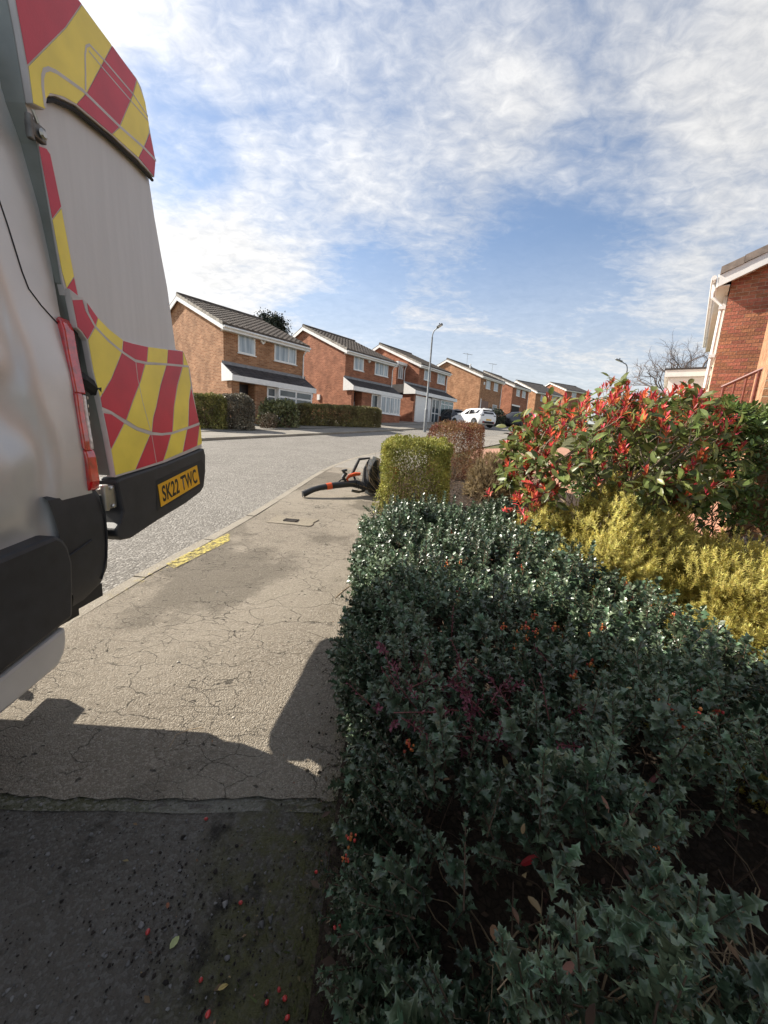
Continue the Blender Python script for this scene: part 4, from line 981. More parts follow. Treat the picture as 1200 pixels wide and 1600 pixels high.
# characters, mapped on to the plate
def char_mesh(txt):
    cu = bpy.data.curves.new('plate_text', 'FONT'); cu.body = txt; cu.size = 1; cu.offset = .024; cu.space_character = 1.05
    ob = bpy.data.objects.new('plate_text', cu); COL.objects.link(ob); bpy.context.view_layer.update()
    me = bpy.data.meshes.new_from_object(ob.evaluated_get(bpy.context.evaluated_depsgraph_get())); bpy.data.objects.remove(ob); return me
me = char_mesh('SK22 TWC'); co = np.array([v.co[:] for v in me.vertices]); lo, hi = co.min(0), co.max(0)
u = (co[:, 0] - lo[0]) / (hi[0] - lo[0]) * .88 + .06; v_ = (co[:, 1] - lo[1]) / (hi[1] - lo[1]) * .74 + .13
q = np.array(pq); W_ = ((1 - u) * (1 - v_))[:, None] * q[0] + (u * (1 - v_))[:, None] * q[1] + (u * v_)[:, None] * q[2] + ((1 - u) * v_)[:, None] * q[3]
for i, vv in enumerate(me.vertices): vv.co = Vector((door_x(W_[i][1]) + .0272, W_[i][0], W_[i][1])) - Vector(VO)
me.materials.clear(); me.materials.append(PLK); ob = bpy.data.objects.new('plate_lettering', me); COL.objects.link(ob); ob.parent = dr
# hinges
def hinge(y, z, s=1.):
    mb = MB(); mb.tube([(door_x(z) - .01, y, z - .05 * s), (door_x(z) - .01, y, z + .05 * s)], .016 * s, 8)
    mb.box(door_x(z) - .03, door_x(z) + .004, y, y + .05 * s, z - .045 * s, z + .045 * s); mb.box(door_x(z) - .07, door_x(z) - .016, y - .07 * s, y, z - .035 * s, z + .035 * s)
    return mb
mb = MB(); mb.tube([(door_x(2.3) - .008, 1.545, 2.27), (door_x(2.3) - .008, 1.545, 2.345)], .012, 8); mb.box(door_x(2.3) - .03, door_x(2.3) + .003, 1.548, 1.60, 2.285, 2.335); hg = vb(mb, 'hinge', STEELD, bevel=.004)
mb = MB(); mb.lathe([(.012, 0), (.017, .006), (.010, .012)], 10, org=(door_x(2.3) + .006, 1.575, 2.305), axis='x'); mb.tube([(door_x(2.33) + .004, 1.55, 2.36), (door_x(2.33) + .006, 1.565, 2.33)], .006, 6); vb(mb, 'hinge_bolt', STEELV, hg)
hg = vb(hinge(1.70, 1.005, 1.15), 'hinge', STEELV, bevel=.004)
mb = MB()
for z in (.965, 1.045): mb.lathe([(.008, 0), (.010, .005), (.006, .009)], 8, org=(door_x(z) + .005, 1.725, z), axis='x')
vb(mb, 'hinge_bolt', STEELV, hg)
mb = MB(); mb.tube([(-1.30, 1.60, 1.52), (-1.27, 1.66, 1.50), (-1.262, 1.72, 1.47), (-1.27, 1.76, 1.42), (-1.30, 1.78, 1.38)], .03, 8); vb(mb, 'wiring_boot', RUB)
mb = MB(); mb.box(-1.33, -1.262, 1.585, 1.66, 1.40, 1.685); vb(mb, 'jamb_bracket', BLKG, bevel=.01)
# unseen tow bracket below the bumper, added for the bumps in the van's shadow
mb = MB(); mb.box(-2.6, -1.55, 1.45, 1.55, .40, .48); mb.tube([(-2.1, 1.5, .42), (-2.1, 1.72, .40), (-2.1, 1.78, .45), (-2.1, 1.78, .49)], .025, 8); tb = vb(mb, 'added_tow_bracket', BLKG)
mb = MB(); mb.lathe([(.012, -.05), (.025, -.025), (.025, .025), (.012, .05)], 10, org=(-2.1, 1.78, .52)); vb(mb, 'added_tow_ball', STEELV, tb)
mb = MB(); mb.box(-1.86, -1.76, 1.52, 1.72, .42, .52); vb(mb, 'added_tow_socket', BLKP, tb, bevel=.01)
# ------------------------------------------------------------------ backpack leaf blower lying on the pavement
BO = np.array([-.215, 6.28, gz(6.28)])
tipd = np.array([-1.19, 5.78]) - BO[:2]; tipd /= np.linalg.norm(tipd)
bl = thing('leaf_blower', 'black and orange backpack leaf blower lying on the pavement beside the clipped hedge', 'leaf blower', BO, math.atan2(tipd[1], tipd[0]))
BLK = mat('blower_black', (.018, .019, .021), rough=.42, var=.25, vscale=9); ORG = mat('blower_orange', (.62, .085, .015), rough=.4, var=.1)
GRYF = mat('blower_grey', (.34, .34, .33), rough=.5, var=.2); STRAP = mat('strap_webbing', (.014, .014, .015), rough=.85)
sl_ = -.06     # the pavement falls away towards the nozzle
Z = lambda s, z: z + sl_ * s * .55
tube_pts = [(1.13, .0, Z(1.13, .055)), (1.06, 0, Z(1.06, .085)), (.98, 0, Z(.98, .118)), (.88, 0, Z(.88, .142)), (.78, 0, Z(.78, .155)), (.62, 0, Z(.62, .178))]
MB().tube(tube_pts, [.050, .046, .044, .044, .046, .047], 16).build('nozzle', BLK, bl, smooth=True)
MB().lathe([(.040, 0), (.042, .002)], 16, org=(1.135, 0, Z(1.13, .053)), axis='x').build('nozzle_mouth', RUB, bl)
MB().tube([(.77, 0, Z(.77, .157)), (.69, 0, Z(.69, .167))], .053, 16).build('collar_ring', ORG, bl, smooth=True)
MB().tube([(.69, 0, Z(.69, .167)), (.40, 0, .175), (.30, .01, .18)], [.050, .052, .056], 16).build('blower_tube', BLK, bl, smooth=True)
b = MB(); n_ = 22
pts = [(.31 - .017 * i, .012 + .003 * i, .18 - .004 * i) for i in range(n_)]
b.tube(pts, [.058 if i % 2 else .068 for i in range(n_)], 14); b.build('bellows', BLK, bl)
h = MB(); h.tube([(.42, 0, .21), (.44, -.01, .25), (.39, -.02, .30), (.30, -.02, .325), (.22, -.01, .33)], [.020, .026, .040, .042, .034], 12, sx=.7); hd = h.build('control_handle', ORG, bl, smooth=True)
h = MB(); h.tube([(.46, -.01, .22), (.50, -.02, .27), (.46, -.02, .33), (.50, -.03, .375), (.44, -.03, .385)], [.02, .03, .036, .034, .024], 8); h.build('trigger_grip', BLK, hd, smooth=True)
h = MB(); h.tube([(.46, -.01, .24), (.53, -.02, .235), (.57, -.02, .205)], [.012, .012, .010], 6); h.build('trigger', BLK, hd, smooth=True)
f = MB(); f.tube([(.07, .05, .02), (.05, .07, .10), (.045, .08, .3), (.02, .08, .48), (-.02, .07, .60)], [.035, .04, .038, .035, .03], 8, sx=2.4); f.build('back_plate', GRYF, bl, smooth=True)
f = MB(); f.prism([(.115, -.12, .05), (.15, -.12, .20), (.13, -.12, .42), (.045, -.12, .575), (-.03, -.12, .57), (.0, -.12, .3), (.0, -.12, .05)], (0, .27, 0)); f.build('back_pad', STRAP, bl, bevel=.03)
for k, s in ((-.10, .0),):
    f = MB(); f.tube([(.03 + s, k, .58), (.20 + s, k - .02, .555), (.25 + s, k - .03, .44), (.30 + s, k - .03, .33), (.25 + s, k - .02, .22), (.13, k, .14)], [.026, .036, .042, .040, .030, .02], 8, sx=.6); f.build('shoulder_strap', STRAP, bl, smooth=True)
f = MB(); f.tube([(.20, -.02, .12), (.14, .0, .06), (.25, .03, .05), (.36, .02, .07)], .022, 8); f.build('fuel_pipe_cover', BLK, bl, smooth=True)
f = MB(); f.lathe([(.05, -.10), (.19, -.09), (.225, -.04), (.225, .05), (.15, .11), (.05, .12)], 22, org=(-.12, .06, .26), axis='x'); f.build('fan_housing', BLK, bl, smooth=True)
f = MB(); f.box(-.36, -.16, -.10, .22, .22, .46); f.build('engine_cover', ORG, bl, bevel=.03)
f = MB(); f.box(-.34, -.12, -.12, .20, .03, .17); f.build('fuel_tank', GRYF, bl, bevel=.03)

# ------------------------------------------------------------------ street lamps
def lamp(label, p, H, az, reach, group=None):
    t = thing('street_lamp', label, 'street lamp', p, az, group)
    MB().lathe([(.10, -.5), (.10, 1.25), (.085, 1.3), (.062, 1.34), (.048, H - .55)], 14).build('column', STEEL, t, smooth=True)
    pts = [(0, 0, H - .56)] + [(reach * (1 - math.cos(a)) * .55, 0, H - .56 + .42 * math.sin(a)) for a in np.linspace(.2, 1.5, 7)] + [(reach * .8, 0, H - .02)]
    MB().tube(pts, .033, 8).build('bracket_arm', STEEL, t, smooth=True)
    h = MB(); h.prism([(reach * .72, -.09, H - .02), (reach * .78, -.13, H + .02), (reach * 1.55, -.12, H + .17), (reach * 1.62, -.05, H + .18), (reach * 1.62, .05, H + .18), (reach * 1.55, .12, H + .17), (reach * .78, .13, H + .02), (reach * .72, .09, H - .02)], (.02, 0, -.075))
    hd = h.build('lamp_head', STEEL, t, bevel=.012)
    h = MB(); h.prism([(reach * 1.0, -.09, H - .022), (reach * 1.5, -.09, H + .075), (reach * 1.5, .09, H + .075), (reach * 1.0, .09, H - .022)], (.004, 0, -.016)); h.build('lens', WHITE, hd)
    h = MB(); h.tube([(reach * 1.1, 0, H + .1), (reach * 1.1, 0, H + .2)], .03, 8); h.build('photocell', DARKD, hd)
pl_ = survey(664, 668, 24.5); 
lamp('tall grey street lamp in front of the third house, head pointing right', (pl_[0], pl_[1], gz(pl_[1])), 6.05, R(-30), .36, 'street lamps')
pl2 = survey(976, 600, 27)
lamp('distant street lamp above the red shrub, its head pointing left', (pl2[0], pl2[1], pl2[2] - 3.75), 5.25, R(160), .50, 'street lamps')

# ------------------------------------------------------------------ cars
CWHITE = mat('white_car_paint', (.80, .80, .80), rough=.25, var=.02, coat=.8); CBLACK = mat('black_car_paint', (.015, .016, .02), rough=.22, var=.1, coat=.8)
CGLASS = mat('car_glass', (.012, .014, .016), rough=.06, spec=.9); TYRE = mat('tyre', (.015, .015, .015), rough=.8); ALLOY = mat('alloy', (.42, .42, .43), rough=.35, metal=.8)
def car(name, label, p, rz, paint):
    """hatchback, x forward, origin under the middle; body lofted from measured side sections"""
    t = thing(name, label, 'car', p, rz)
    #      x,   half width low, half width roof, z low, z belt, z roof
    secs = [(-2.02, .66, .60, .42, .80, .86), (-1.98, .80, .66, .26, .95, 1.02), (-1.88, .86, .60, .20, .98, 1.22), (-1.66, .885, .60, .19, .97, 1.40), (-1.2, .895, .62, .18, .95, 1.455), (-.5, .895, .63, .18, .93, 1.475),
            (.15, .89, .61, .18, .92, 1.44), (.55, .885, .59, .18, .92, 1.26), (.95, .88, .62, .18, .92, 1.00), (1.3, .87, .64, .19, .88, .95), (1.75, .83, .60, .20, .76, .84), (2.0, .70, .52, .24, .62, .70), (2.06, .55, .42, .34, .52, .56)]
    G = []
    for x, wl, wr, z0, zb, zr in secs:
        half = [(.0, z0), (wl * .82, z0), (wl * .97, z0 + .10), (wl, (z0 + zb) / 2), (wl * .965, zb), (wr + .02, zr - .06), (wr * .85, zr - .008), (0, zr)]
        G.append([(x, -a, z) for a, z in half] + [(x, a, z) for a, z in half[::-1][1:]])
    b = MB(); b.grid(G); b.poly(G[0]); b.poly(G[-1][::-1]); body = b.build('body', paint, t, smooth=True)
    # glazing set on the shell
    def patch(name, pts, m, par=body):
        b = MB(); b.poly(pts); return b.build(name, m, par)
    def at(i, s, f, o=.006):
        x, wl, wr, z0, zb, zr = i
        y0, z0_ = wl * .965, zb; y1, z1 = wr + .02, zr - .06
        return (x, s * (y0 + (y1 - y0) * f + o), z0_ + (z1 - z0_) * f)
    for s in (-1, 1):
        lo = [at(secs[k], s, .10) for k in (3, 4, 5)]; hi = [at(secs[k], s, .88) for k in (5, 4, 3)]; patch('side_window', lo + [at(secs[5], s, .10)][:0] + hi, CGLASS)
        lo = [at(secs[k], s, .10) for k in (5, 6, 7)]; lo[0] = (lo[0][0] + .06, lo[0][1], lo[0][2]); hi = [at(secs[k], s, .86) for k in (7, 6, 5)]; hi[2] = (hi[2][0] + .06, hi[2][1], hi[2][2]); patch('side_window', lo + hi, CGLASS)
        b = MB(); b.box(.55, .75, s * .90, s * 1.06, .93, 1.06); b.build('door_mirror', paint, t, bevel=.03)
        b = MB(); b.prism([(-2.0, s * .52, .84), (-1.985, s * .80, .86), (-1.85, s * .86, .95), (-1.90, s * .70, .985), (-2.005, s * .50, .95)], (-.025, 0, 0)); b.build('tail_light', CGLASS, t)
        b = MB(); b.prism([(1.80, s * .83, .70), (2.02, s * .60, .60), (2.0, s * .58, .70), (1.80, s * .78, .80)], (.03, 0, 0)); b.build('headlight', CLRL, t)
        for x in (-1.28, 1.30):
            b = MB(); b.lathe([(.12, -.1), (.30, -.105), (.32, -.08), (.32, .08), (.30, .105), (.12, .1)], 24, org=(x, s * .80, .32), axis='y'); w_ = b.build('wheel', TYRE, t, smooth=True)
            b = MB()
            for k in range(5):
                a = k * 2 * math.pi / 5; b.box(x - .03, x + .03, s * .80 + s * .107, s * .80 + s * .113, .32, .32)
                b.prism([(x + .03 * math.sin(a), s * .908, .32 - .03 * math.cos(a)), (x + .21 * math.cos(a) + .03 * math.sin(a), s * .908, .32 + .21 * math.sin(a) - .03 * math.cos(a)), (x + .21 * math.cos(a) - .03 * math.sin(a), s * .908, .32 + .21 * math.sin(a) + .03 * math.cos(a)), (x - .03 * math.sin(a), s * .908, .32 + .03 * math.cos(a))], (0, s * .008, 0))
            b.build('rim', ALLOY, w_)
            b = MB(); b.lathe([(.37, -.006), (.30, .0), (.30, .004), (.37, .008)], 20, org=(x, s * .888, .33), axis='y'); b.build('wheel_arch', TYRE, t)
    patch('rear_window', [(-2.003, -.52, 1.01), (-2.003, .52, 1.01), (-1.80, .52, 1.335), (-1.80, -.52, 1.335)], CGLASS)
    patch('windscreen', [(.98, -.60, 1.005), (.98, .60, 1.005), (.28, .52, 1.415), (.28, -.52, 1.415)], CGLASS)
    b = MB(); b.box(-2.035, -2.0, -.62, .62, .27, .44); b.build('rear_valance', TYRE, t, bevel=.02)
    b = MB(); b.box(-2.052, -2.036, -.26, .26, .50, .61); b.build('number_plate', PLY, t)
    b = MB(); b.box(-1.98, -1.72, -.50, .50, 1.405, 1.435); b.build('roof_spoiler', paint, t, bevel=.01)
    for s in (-.55, .55):
        b = MB(); b.box(-2.045, -2.034, s - .08, s + .08, .33, .38); b.build('reflector', REDL, t)
    return t
pc_ = survey(737, 664, 33.2)
car('parked_car', 'white hatchback parked facing away in front of the fourth house', (pc_[0], pc_[1], gz(pc_[1]) - .06), R(118), CWHITE)
pc_ = survey(695, 652, 37); car('parked_car', 'dark car in the drive behind the white hatchback', (pc_[0], pc_[1], pc_[2] - .75), R(125), CBLACK)
pc_ = survey(803, 656, 38); car('parked_car', 'black car partly hidden by the red tipped shrub, beside the round evergreen', (pc_[0], pc_[1], pc_[2] - .75), R(150), CBLACK)
# ------------------------------------------------------------------ plants
STEMC = mat('twig_bark', (.11, .07, .045), rough=.85, var=.35, vscale=12, island=.3)
TANTWIG = mat('tan_twig', (.36, .26, .155), rough=.85, var=.3, vscale=12, island=.3)
def px_of(P):
    q = (P - np.array([0, 0, CAM_H])) @ CM.T
    return 600 + FPX * q[:, 0] / -q[:, 2], 800 - FPX * q[:, 1] / -q[:, 2], -q[:, 2]
def foliage(root, A, P, hi, lo, m, n_parts=0, near=1.6, name='leaf', pick=None, stuff='leaves'):
    off = np.array(root.location); dist = np.linalg.norm(P - np.array([0, 0, CAM_H]), axis=1)
    idx = np.zeros(len(P), bool)
    if n_parts:
        x, y, d = px_of(P); ok = (d > 0) & (x > 5) & (x < 1195) & (y > 5) & (y < 1595)
        if pick is not None: ok &= pick
        sc = np.where(ok, np.linalg.norm(A[:, :, 1], axis=1) / np.maximum(d, .05), 0)
        idx[np.argsort(-sc)[:n_parts]] = True; idx &= ok
        place_parts(name, single_mesh(name, hi[0], hi[1], m), A[idx], P[idx], root)
    r = ~idx; n_ = r & (dist < near); f_ = r & (dist >= near)
    VV = []; FF = []; o = 0
    for mk, t in ((n_, hi), (f_, lo)):
        if mk.any():
            V, F = scatter(t[0], t[1], A[mk], P[mk]); VV.append(V - off); FF.append(F + o); o += len(V)
    if VV: return np_mesh(stuff, np.concatenate(VV), np.concatenate(FF), m, root)
def stems(root, SA, SP, m, name='stems'):
    V, F = scatter(STEM_T[0], STEM_T[1], SA, SP); return np_mesh(name, V - np.array(root.location), F, m, root)
def seg_frames(a, b, w):
    d = b - a; L = np.linalg.norm(d, axis=1); A = frames(d, np.tile([[.31, .22, .9]], (len(d), 1)))
    return A * np.stack([w, L, w], 1)[:, None, :], a
def twiggery(n, base, spread, h, steps, w0, seed_dir=(0, 0, 1), wob=.5):
    """n wandering shoots from base points (n,3)"""
    SAs, SPs = [], []; p = base.copy(); d = unit(np.array([seed_dir] * n) + rng.normal(0, spread, (n, 3)))
    w = np.full(n, w0) * rng.uniform(.6, 1.3, n)
    tips = []
    for s in range(steps):
        d = unit(d + rng.normal(0, wob / steps * 2, (n, 3))); q = p + d * (np.array(h) / steps)[..., None] if np.ndim(h) else p + d * h / steps
        a, b = seg_frames(p, q, w); SAs.append(a); SPs.append(b); p = q; w = w * .78; tips.append(p.copy())
    return np.concatenate(SAs), np.concatenate(SPs), tips, d
ICO = None
def ico_template():
    me = bpy.data.meshes.new('tmp'); b = bmesh.new(); bmesh.ops.create_icosphere(b, subdivisions=1, radius=1); bmesh.ops.triangulate(b, faces=b.faces)
    v = [tuple(x.co) for x in b.verts]; f = [tuple(y.index for y in x.verts) for x in b.faces]; b.free(); bpy.data.meshes.remove(me); return tri_template(v, f)
import bmesh
ICO = ico_template()

# ---- the dark holly leaved hedge that fills the foreground
def xr(y): return np.interp(y, [.1, .9, 1.4, 1.62, 2.1, 2.8, 3.6, 4.4, 4.9], [1.75, 1.70, 1.45, 1.34, 1.22, 1.14, 1.15, 1.0, .85])
def bumps(x, y): return .05 * np.sin(5.1 * x + 1.3 * np.sin(3 * y)) * np.sin(4.3 * y + .8) + .02 * np.sin(11 * x + 2) * np.sin(9.3 * y + 1.1 * np.sin(5 * x))
def sh(y): return np.interp(y, [.2, .7, 1.3, 2.0, 3.4], [.23, .20, .09, .055, .03])
YM = lambda x: np.interp(x, [-.1, .5, 1.1], [3.55, 3.75, 3.9])
CLX = rng.uniform(-.05, 1.75, 330); CLY = rng.uniform(.15, 4.0, 330); CLR = rng.uniform(.07, .17, 330); CLG = rng.uniform(.04, .15, 330)
def clumps(x, y):
    x, y = np.atleast_1d(x), np.atleast_1d(y); q = ((x[:, None] - CLX) ** 2 + (y[:, None] - CLY) ** 2) / CLR ** 2
    return (CLG * np.sqrt(np.clip(1 - q, 0, 1))).max(1)
def htop(x, y):
    h = .455 + bumps(x, y) + clumps(x, y) + .13 * np.exp(-((x - .42) / .22) ** 2 - ((y - .42) / .22) ** 2) + .06 * np.exp(-((x - 1.0) / .35) ** 2 - ((y - .8) / .3) ** 2)
    h = h - .10 * np.clip((y - 2.4) / 1.4, 0, 1)
    e = np.clip((x - sh(y) + .10) / .22, 0, 1); return h * (.55 + .45 * np.sqrt(1 - (1 - e) ** 2))
hol = thing('holly_leaved_hedge', 'low dark green spiny leaved hedge with orange buds filling the foreground beside the pavement', 'hedge', (.7, 2.4, gz(2.4)))
def pocket(x, y): return (((x - .26) / .19) ** 2 + ((y - .59) / .10) ** 2 < 1) | (((x - .86) / .30) ** 2 + ((y - .60) / .17) ** 2 < 1)
n0 = 6600
y = rng.uniform(.16, 3.95, n0); x = -.12 + sh(y) + rng.random(n0) * (xr(y) + .22 - sh(y)); k_ = y < YM(x); x, y = x[k_], y[k_]
k_ = rng.random(len(x)) < np.interp(y, [.2, 1.5, 3, 4.9], [.72, .80, .9, 1.0]); x, y = x[k_], y[k_]
dep = rng.exponential(.035, len(x)); dep[rng.random(len(x)) < .3] += .09
z = gzv(y) + htop(x, y) - dep - .035
bare = pocket(x, y); 
e_ = .02; nx_ = -(htop(x + e_, y) - htop(x - e_, y)) / (2 * e_); ny_ = -(htop(x, y + e_) - htop(x, y - e_)) / (2 * e_)
AX = np.stack([np.clip(nx_, -1.2, 1.2) * .5, np.clip(ny_, -1, 1) * .4, np.ones(len(x))], 1) + rng.normal(0, .33, (len(x), 3))
P = np.stack([x, y, z], 1)
keep = (~bare | (rng.random(len(x)) < .10)) & (rng.random(len(x)) < .42 + clumps(x, y) / .085)
P, AX = P[keep], AX[keep]
# flank towards the pavement
n1 = 1300; y1 = rng.uniform(.25, 3.65, n1); z1 = rng.uniform(.02, .34, n1) ** 1.0
x1 = -.085 - .055 * np.sin(np.pi * np.clip(z1 / .4, 0, 1)) + .03 * np.sin(6 * y1 + 4 * z1) + rng.exponential(.03, n1) + .05 * (z1 < .08) + sh(y1)
P = np.concatenate([P, np.stack([x1, y1, gzv(y1) + z1], 1)]); AX = np.concatenate([AX, np.stack([-np.ones(n1), np.zeros(n1), np.full(n1, .55)], 1) + rng.normal(0, .4, (n1, 3))])
# low shoots inside the two hollows and along the near edge
n2 = 240; a2 = rng.random(n2); x2 = np.where(a2 < .35, rng.normal(.24, .12, n2), rng.normal(.80, .26, n2)); y2 = rng.normal(.50, .12, n2)
P = np.concatenate([P, np.stack([x2, y2, gzv(y2) + rng.uniform(.06, .24, n2)], 1)]); AX = np.concatenate([AX, rng.normal(0, .5, (n2, 3)) + [0, -.4, .8]])
d_ = np.linalg.norm(P - np.array([0, 0, CAM_H]), axis=1); k_ = d_ > .40; P, AX = P[k_], AX[k_]
K = len(P)
HOLLY = mat('holly_leaf', (.090, .132, .074), rough=.34, spec=.6, var=.40, vscale=2.2, island=.5, hue=.045, trans=.12)
A, LP, SA, SP = sprigs(P, AX, 16, rng.uniform(.06, .14, K), np.where(rng.random(K) < .45, rng.uniform(.019, .027, K), rng.uniform(.028, .042, K)), 82, 28, start=.05, jit=.3)
top = np.repeat(np.ones(K, bool), 16)
foliage(hol, A, LP, SPINY, SPINY_LO, HOLLY, 300, 1.9, pick=(LP[:, 2] - gzv(LP[:, 1]) > .30) | (LP[:, 1] < .7))
stems(hol, SA, SP, STEMC)
# long upright shoots standing clear of the top
n3 = 190; y3 = rng.uniform(.5, 3.6, n3); x3 = sh(y3) + rng.random(n3) * (xr(y3) * .97 - sh(y3))
k_ = ~pocket(x3, y3); x3, y3 = x3[k_], y3[k_]; n3 = len(x3)
P3 = np.stack([x3, y3, gzv(y3) + htop(x3, y3) - .05], 1)
A, LP, SA, SP = sprigs(P3, rng.normal(0, .18, (n3, 3)) + [0, 0, 1], 26, rng.uniform(.14, .22, n3), rng.uniform(.024, .034, n3), 80, 30)
foliage(hol, A, LP, SPINY, SPINY_LO, HOLLY, 0, 1.9, stuff='upright_shoots'); stems(hol, SA, SP, STEMC, 'upright_stems')
# loose sprays reaching out over the pavement edge
n4 = 46; y4 = rng.uniform(.9, 3.6, n4); z4 = rng.uniform(.12, .46, n4); P4 = np.stack([-.06 + sh(y4) + .02 * rng.normal(size=n4), y4, gzv(y4) + z4], 1)
A, LP, SA, SP = sprigs(P4, rng.normal(0, .35, (n4, 3)) + [-.9, -.1, .55], 20, rng.uniform(.10, .19, n4), rng.uniform(.018, .030, n4), 80, 30)
foliage(hol, A, LP, SPINY, SPINY_LO, HOLLY, 0, 1.9, stuff='side_sprays'); stems(hol, SA, SP, STEMC, 'spray_stems')
# woody framework
nb = 360; yb = rng.uniform(.25, 3.6, nb); xb = sh(yb) + rng.random(nb) * (xr(yb) - sh(yb))
sa, sp, tips, dd = twiggery(nb, np.stack([xb, yb, gzv(yb)], 1), .5, .46, 5, .0045); stems(hol, sa, sp, STEMC, 'woody_stems')
nb = 230; xb = np.r_[rng.normal(.82, .2, 160), rng.normal(.34, .07, 70)]; yb = rng.normal(.56, .1, nb)
sa, sp, tips, dd = twiggery(nb, np.stack([xb, yb, gzv(yb) + rng.uniform(0, .12, nb)], 1), .6, .32, 5, .0046, wob=1.2); stems(hol, sa, sp, TANTWIG, 'bare_twigs')
# orange buds and fruit in clusters
BUD = mat('orange_bud', (.60, .15, .05), rough=.5, var=.3, vscale=80, island=.4, hue=.03)
bv, bf = [], []; o = 0
for i in range(9):
    c = rng.normal(0, .0055, 3); V = ICO[0] * rng.uniform(.0024, .0042) * np.array([1, 1, 1.3]) + c; bv.append(V); bf.append(ICO[1] + o); o += len(V)
bme = single_mesh('bud_cluster', np.concatenate(bv), np.concatenate(bf), BUD)
BP = []
for px, py, n in ((900, 650 + 460, 1), (880, 1000, 3), (925, 1010, 3), (840, 975, 4), (910, 1050, 3), (1020, 960, 3), (1085, 1090, 2), (1060, 1130, 1), (1030, 1325, 1), (985, 930, 4), (805, 1000, 3), (640, 1165, 1), (700, 870, 3), (715, 905, 3), (825, 890, 5), (930, 860, 5), (950, 800, 2), (548, 1310, 1), (540, 1345, 1), (1090, 1120, 1), (1040, 1105, 1), (1120, 1115, 1)):
    for j in range(n):
        sx, sy = px + rng.normal(0, 14 * (n > 1)), py + rng.normal(0, 12 * (n > 1))
        r_ = survey(sx, sy, 1) - np.array([0, 0, CAM_H])
        t = .3
        while t < 6:
            q = r_ * t + [0, 0, CAM_H]
            if q[2] < gz(q[1]) + htop(np.array([q[0]]), np.array([q[1]]))[0] + .012: break
            t += .02
        BP.append(q)
BP = np.array(BP); nA = np.stack([Matrix.Rotation(rng.uniform(0, 6), 3, 'Z') @ Matrix.Scale(rng.uniform(.8, 1.5), 3) for _ in BP])
place_parts('bud_cluster', bme, nA, BP, hol)
# dead and yellowed leaves among the green
n_ = 420; yd = rng.uniform(.3, 3.6, n_); xd = sh(yd) + rng.random(n_) * (xr(yd) - sh(yd)); P = np.stack([xd, yd, gzv(yd) + htop(xd, yd) - rng.uniform(-.01, .12, n_)], 1)
foliage(hol, frames(rng.normal(size=(n_, 3)), rng.normal(0, .5, (n_, 3)) + [0, 0, 1]) * rng.uniform(.018, .034, n_)[:, None, None], P, OVAL, OVAL_LO, mat('withered_leaf', (.20, .13, .065), rough=.6, var=.4, vscale=20, island=.5, hue=.05, trans=.2), 0, 2, stuff='withered_leaves')
# fallen red leaf caught in the hollow
rl_ = survey(812, 1352, .92); rr_ = thing('red_leaf', 'single bright red fallen leaf caught in a hollow of the dark hedge', 'leaf', rl_)
REDLEAF = mat('red_fallen_leaf', (.42, .02, .025), rough=.4, var=.25, vscale=60, trans=.2)
me = single_mesh('blade', OVAL[0] * [.034, .055, .05], OVAL[1], REDLEAF); o = bpy.data.objects.new('blade', me); COL.objects.link(o); o.parent = rr_; o.rotation_euler = (.3, .5, R(-65))

# ---- maroon barberry threading through the hedge
bar = thing('barberry_shrub', 'small maroon leaved barberry growing through the middle of the dark hedge', 'shrub', (.30, 1.02, gz(1.02)))
PURP = mat('maroon_leaf', (.15, .035, .055), rough=.5, var=.3, vscale=30, island=.4, trans=.15)
nb = 75; c = survey(715, 1120, 1.22)
P = np.stack([c[0] + rng.normal(0, .13, nb), c[1] + rng.normal(0, .09, nb), gz(1.1) + .50 + rng.uniform(-.1, .07, nb)], 1)
A, LP, SA, SP = sprigs(P, rng.normal(0, .7, (nb, 3)) + [0, -.2, .7], 16, rng.uniform(.07, .13, nb), rng.uniform(.010, .017, nb), 70, 40)
foliage(bar, A, LP, OVAL, OVAL_LO, PURP, 0, 3); stems(bar, SA, SP, mat('maroon_stem', (.13, .035, .03), rough=.6))
w_ = MB(); a_ = survey(1010, 1230, 1.05); b_ = survey(1112, 1120, 1.15); w_.tube([a_, (a_ + b_) / 2 + [0, 0, .01], b_], [.006, .005, .003], 7); w_.build('bare_stem', mat('red_stem', (.16, .045, .04), rough=.6, var=.3, vscale=30), hol).location = -Vector(hol.location)

# ---- golden conifer
def dome(cx, cy, rx, ry, h, n, shell=.22, z0=0.):
    u = unit(rng.normal(size=(n, 3))); u[:, 2] = np.abs(u[:, 2]); r_ = 1 - shell * rng.random(n) ** 1.6
    P = np.stack([cx + rx * u[:, 0] * r_, cy + ry * u[:, 1] * r_, u[:, 2] * h * r_], 1); P[:, 2] += gzv(P[:, 1]) + z0
    return P, unit(u / np.array([rx, ry, h]))
def brush(rng_n=44):
    v, f = [], []
    for i in range(rng_n):
        t = i / rng_n; a = i * 2.4; tilt = R(84 - 52 * t); l = .46 * (1 - .30 * t)
        rd = np.array([math.cos(a), 0, math.sin(a)]); d = rd * math.sin(tilt) + np.array([0, math.cos(tilt), 0]); s = np.array([-math.sin(a), 0, math.cos(a)]) * .062
        b = np.array([0, t * .9, 0]); k = len(v); v += [b - s, b + s, b + d * l]; f.append((k, k + 1, k + 2))
    return tri_template(v, f)
BRUSH = brush(); BRUSH_LO = brush(22)
gold = thing('golden_conifer', 'spreading golden yellow dwarf conifer between the dark hedge and the red tipped shrub', 'shrub', (1.8, 2.6, gz(2.6)))
GOLD = mat('golden_needle', (.49, .415, .09), rough=.6, spec=.3, var=.35, vscale=5, island=.35, hue=.02, trans=.40, col2=(.71, .645, .22))
Ps, Ns = [], []
